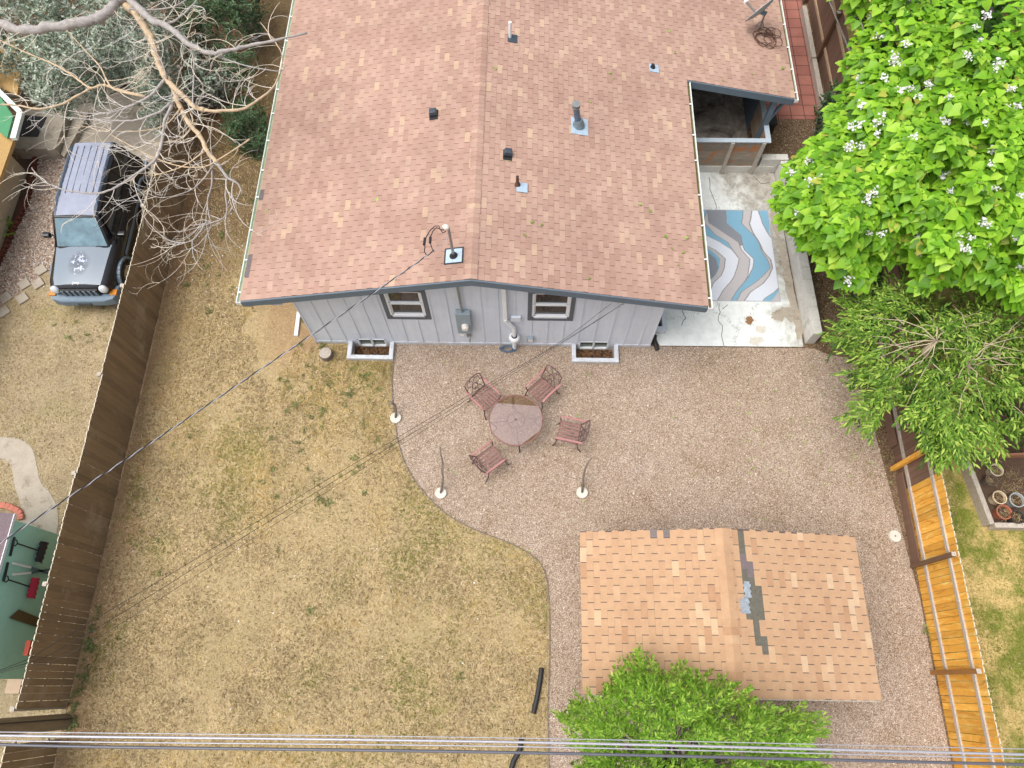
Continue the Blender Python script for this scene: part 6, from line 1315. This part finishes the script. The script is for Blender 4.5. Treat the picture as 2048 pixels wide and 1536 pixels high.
def bare(x, y): return ((x+6.2)**2/1.6+(y-9.0)**2/4.5 < 1.9*fbm(x*1.6, y*1.6, 88)) | ((y > 10.5) & (np.random.default_rng(3).random(len(x)) < .6)) | ((x+9.8 < .5*fbm(x, y*1.5, 77)) & (np.random.default_rng(4).random(len(x)) < .6))
blades('dry_grass', inview_l, 1500, [M['straw'], M['greenblade'], M['yellowblade']], gp(60, .04), seed=1, h=(.04,.11), avoid=bare)
blades('neighbour_grass', [(-15,-2),(-9.9,-2),(-9.9,9.6),(-15,9.6)], 380, [M['straw'], M['greenblade'], M['yellowblade']], gp(61, .16), seed=2, avoid=lambda x, y: inpoly(x, y, [at(u, v)[:2] for u, v in pth+[(104,1120),(30,1120)]+pth2]) | ((x < -10.8) & (y < 3.2)))
blades('green_grass', [(9.35,-2.5),(13.5,-2.5),(13.5,6.4),(9.35,6.4)], 900, [M['straw'], M['greenblade'], M['yellowblade']], lambda x, y, r_: np.where(fbm(x*1.1, y*1.1, 70)+r_.normal(0, .08, len(x)) > .47, 1, np.where(r_.random(len(x)) < .5, 2, 0)), seed=3, h=(.03,.07), avoid=lambda x, y: (x > 10.6) & (y > 3.6))
# long straw by the window well and along the edging
blades('long_straw', [(-5.2,5.6),(-3.35,5.6),(-3.5,7.7),(-6.0,8.1),(-6.4,7.0)], 260, [M['straw'], M['greenblade'], M['yellowblade']], lambda x, y, r_: r_.choice([0,0,1,2,2], len(x)), seed=4, h=(.12,.26), flat=.7)
band = [(x-.75, y-.1) for x, y in WOB if -1 < y < 6.6]; blades('edge_straw', [(x-.05, y) for x, y in WOB if -1 < y < 6.6]+band[::-1], 170, [M['straw'], M['greenblade'], M['yellowblade']], lambda x, y, r_: r_.choice([0,2,2,2], len(x)), seed=6, h=(.07,.16), flat=.7)
# loose pebbles on the gravel
OCT = np.array([(1,0,0),(-1,0,0),(0,1,0),(0,-1,0),(0,0,.7),(0,0,-.7)])*.5; OF = [(0,2,4),(2,1,4),(1,3,4),(3,0,4),(2,0,5),(1,2,5),(3,1,5),(0,3,5)]
def stones(name, poly, dens, mat, size, z, seed):
    xs_ = [p[0] for p in poly]; ys_ = [p[1] for p in poly]; r_ = np.random.default_rng(seed); n = int((max(xs_)-min(xs_))*(max(ys_)-min(ys_))*dens); x = r_.uniform(min(xs_), max(xs_), n); y = r_.uniform(min(ys_), max(ys_), n); k = inpoly(x, y, poly); x, y = x[k], y[k]; n = len(x)
    s = size*r_.lognormal(0, .3, n); a = r_.uniform(0, 6.28, n); V, F = instances(OCT, OF, np.stack([x, y, np.full(n, z)], -1), np.stack([np.cos(a), np.sin(a), r_.normal(0, .25, n)], -1), np.tile([0,0,1.], (n, 1))+r_.normal(0, .3, (n, 3)), s, s*r_.uniform(.55, .95, n)); return tag(npmesh(name, V, F, mat), kind='stuff')
GV = [p for p in GRAV if p[1] > -2.6]; GV = [(9.15,-2.4)]+[p for p in GV]+[(.75,-2.4)]
stones('loose_pebbles', GV, 700, M['pebble'], .026, .014, 5); stones('river_stones', [p[:2] for p in gs], 500, M['pebble'], .045, .018, 6); stones('dirt_pebbles', [(7.8,8.2),(9.2,8.2),(9.2,16),(7.4,16),(7.75,14.2)], 160, M['pebble'], .022, .006, 7)
# fallen leaves on roof and ground
r_ = np.random.default_rng(12); LP = []
for u, v in ((990,142),(1219,150),(1223,157),(755,396),(1275,409),(1047,468),(1085,448),(1060,447),(1175,560),(1300,427),(1330,470),(1345,500),(1368,478),(1400,478),(1358,533),(1362,507),(1180,203),(1445,160),(1505,152),(1562,140),(1548,182),(1347,108),(1338,60),(1020,323)): p = onR(u, v); LP.append((p.x, p.y, p.z+.03))
for u, v in ((532,420),(528,453),(530,424),(678,432)): p = onL(u, v); LP.append((p.x, p.y, p.z+.03))
for _ in range(330):
    x, y = r_.uniform(5.6, 9.1), r_.uniform(4.6, 14); q = at(1700, 700)
    if (x < 7.8 and y > 8.2): continue
    if r_.random() < .5 and x < 7.3: continue
    LP.append((x, y, .02))
for _ in range(60): LP.append((r_.uniform(-3, 8), r_.uniform(-1, 8), .022))
LP = np.array(LP); n = len(LP); a = r_.uniform(0, 6.28, n); s = r_.uniform(.035, .085, n); s[:24] *= 1.5
V, F = instances(LANCE, LF3, LP, np.stack([np.cos(a), np.sin(a), r_.uniform(-.1,.1,n)], -1), np.tile([0,0,1.], (n, 1))+r_.normal(0, .2, (n, 3)), s, s*.55); tag(npmesh('leaf_litter', V, F, M['litter']), kind='stuff')
fl_ = [(x, y, z) for x, y, z in zip(r_.uniform(-15, -6.6, 420), r_.uniform(9.5, 19, 420), np.full(420, .03)) if not (-12.7 < x < -10.6 and 9 < y < 13.8)]+[(r_.uniform(-9.6, 8.8), r_.uniform(-2, 8), .02) for _ in range(90)]
fl_ = np.array(fl_); n = len(fl_); a = r_.uniform(0, 6.28, n); V, F = instances(OVAL, OF3, fl_, np.stack([np.cos(a), np.sin(a), 0*a], -1), np.tile([0,0,1.], (n, 1)), r_.uniform(.02, .05, n)); tag(npmesh('blown_petals', V, F, M['petal']), kind='stuff')
spill = [(x-.14, y-.02) for x, y in WOB if y > -2.5]; stones('spilled_stones', [(x+.0, y) for x, y in WOB if y > -2.5]+spill[::-1], 300, M['pebble'], .024, .012, 9)
# weeds along the left fence and by the wall
def weed(c, n, s, seed):
    r_ = np.random.default_rng(seed); a = r_.uniform(0, 6.28, n); P = np.array(c)+np.stack([r_.normal(0, s*.6, n), r_.normal(0, s*.6, n), r_.uniform(.01, .02+s*.5, n)], -1)
    return instances(LANCE, LF3, P, np.stack([np.cos(a), np.sin(a), r_.uniform(-.1,.6,n)], -1), np.tile([0,0,1.], (n, 1))+r_.normal(0, .3, (n, 3)), np.full(n, s), np.full(n, s*.5))
Vs, Fs, o_ = [], [], 0; rr = random.Random(14)
spots = [(-9.75+rr.uniform(0,.16), rr.uniform(-1.3, 1.6)) for _ in range(22)]+[tuple(at(u, v))[:2] for u, v in ((645,690),(735,750),(728,755),(610,640),(655,760),(700,790),(600,690),(1850,1260),(1870,1290),(1860,1270))]+[(rr.uniform(-9.5,-6), rr.uniform(9, 16)) for _ in range(60)]+[(rr.uniform(-6.5,-3.6), rr.uniform(4.0, 7.7)) for _ in range(60)]+[(rr.uniform(-9.5,.5), rr.uniform(-2, 7)) for _ in range(20)]+[(rr.uniform(-12.8,-10.1), rr.uniform(8.2, 9.6)) for _ in range(12)]
for i, (x, y) in enumerate(spots): V, F = weed((x, y, 0), rr.randrange(8, 24), rr.uniform(.025, .075) if i > 31 else rr.uniform(.05, .09), i+100); Vs.append(V); Fs.append(F+o_); o_ += len(V)
tag(npmesh('weeds', np.concatenate(Vs), np.concatenate(Fs), M['weed']), kind='stuff')
sc.cycles.max_bounces = 8
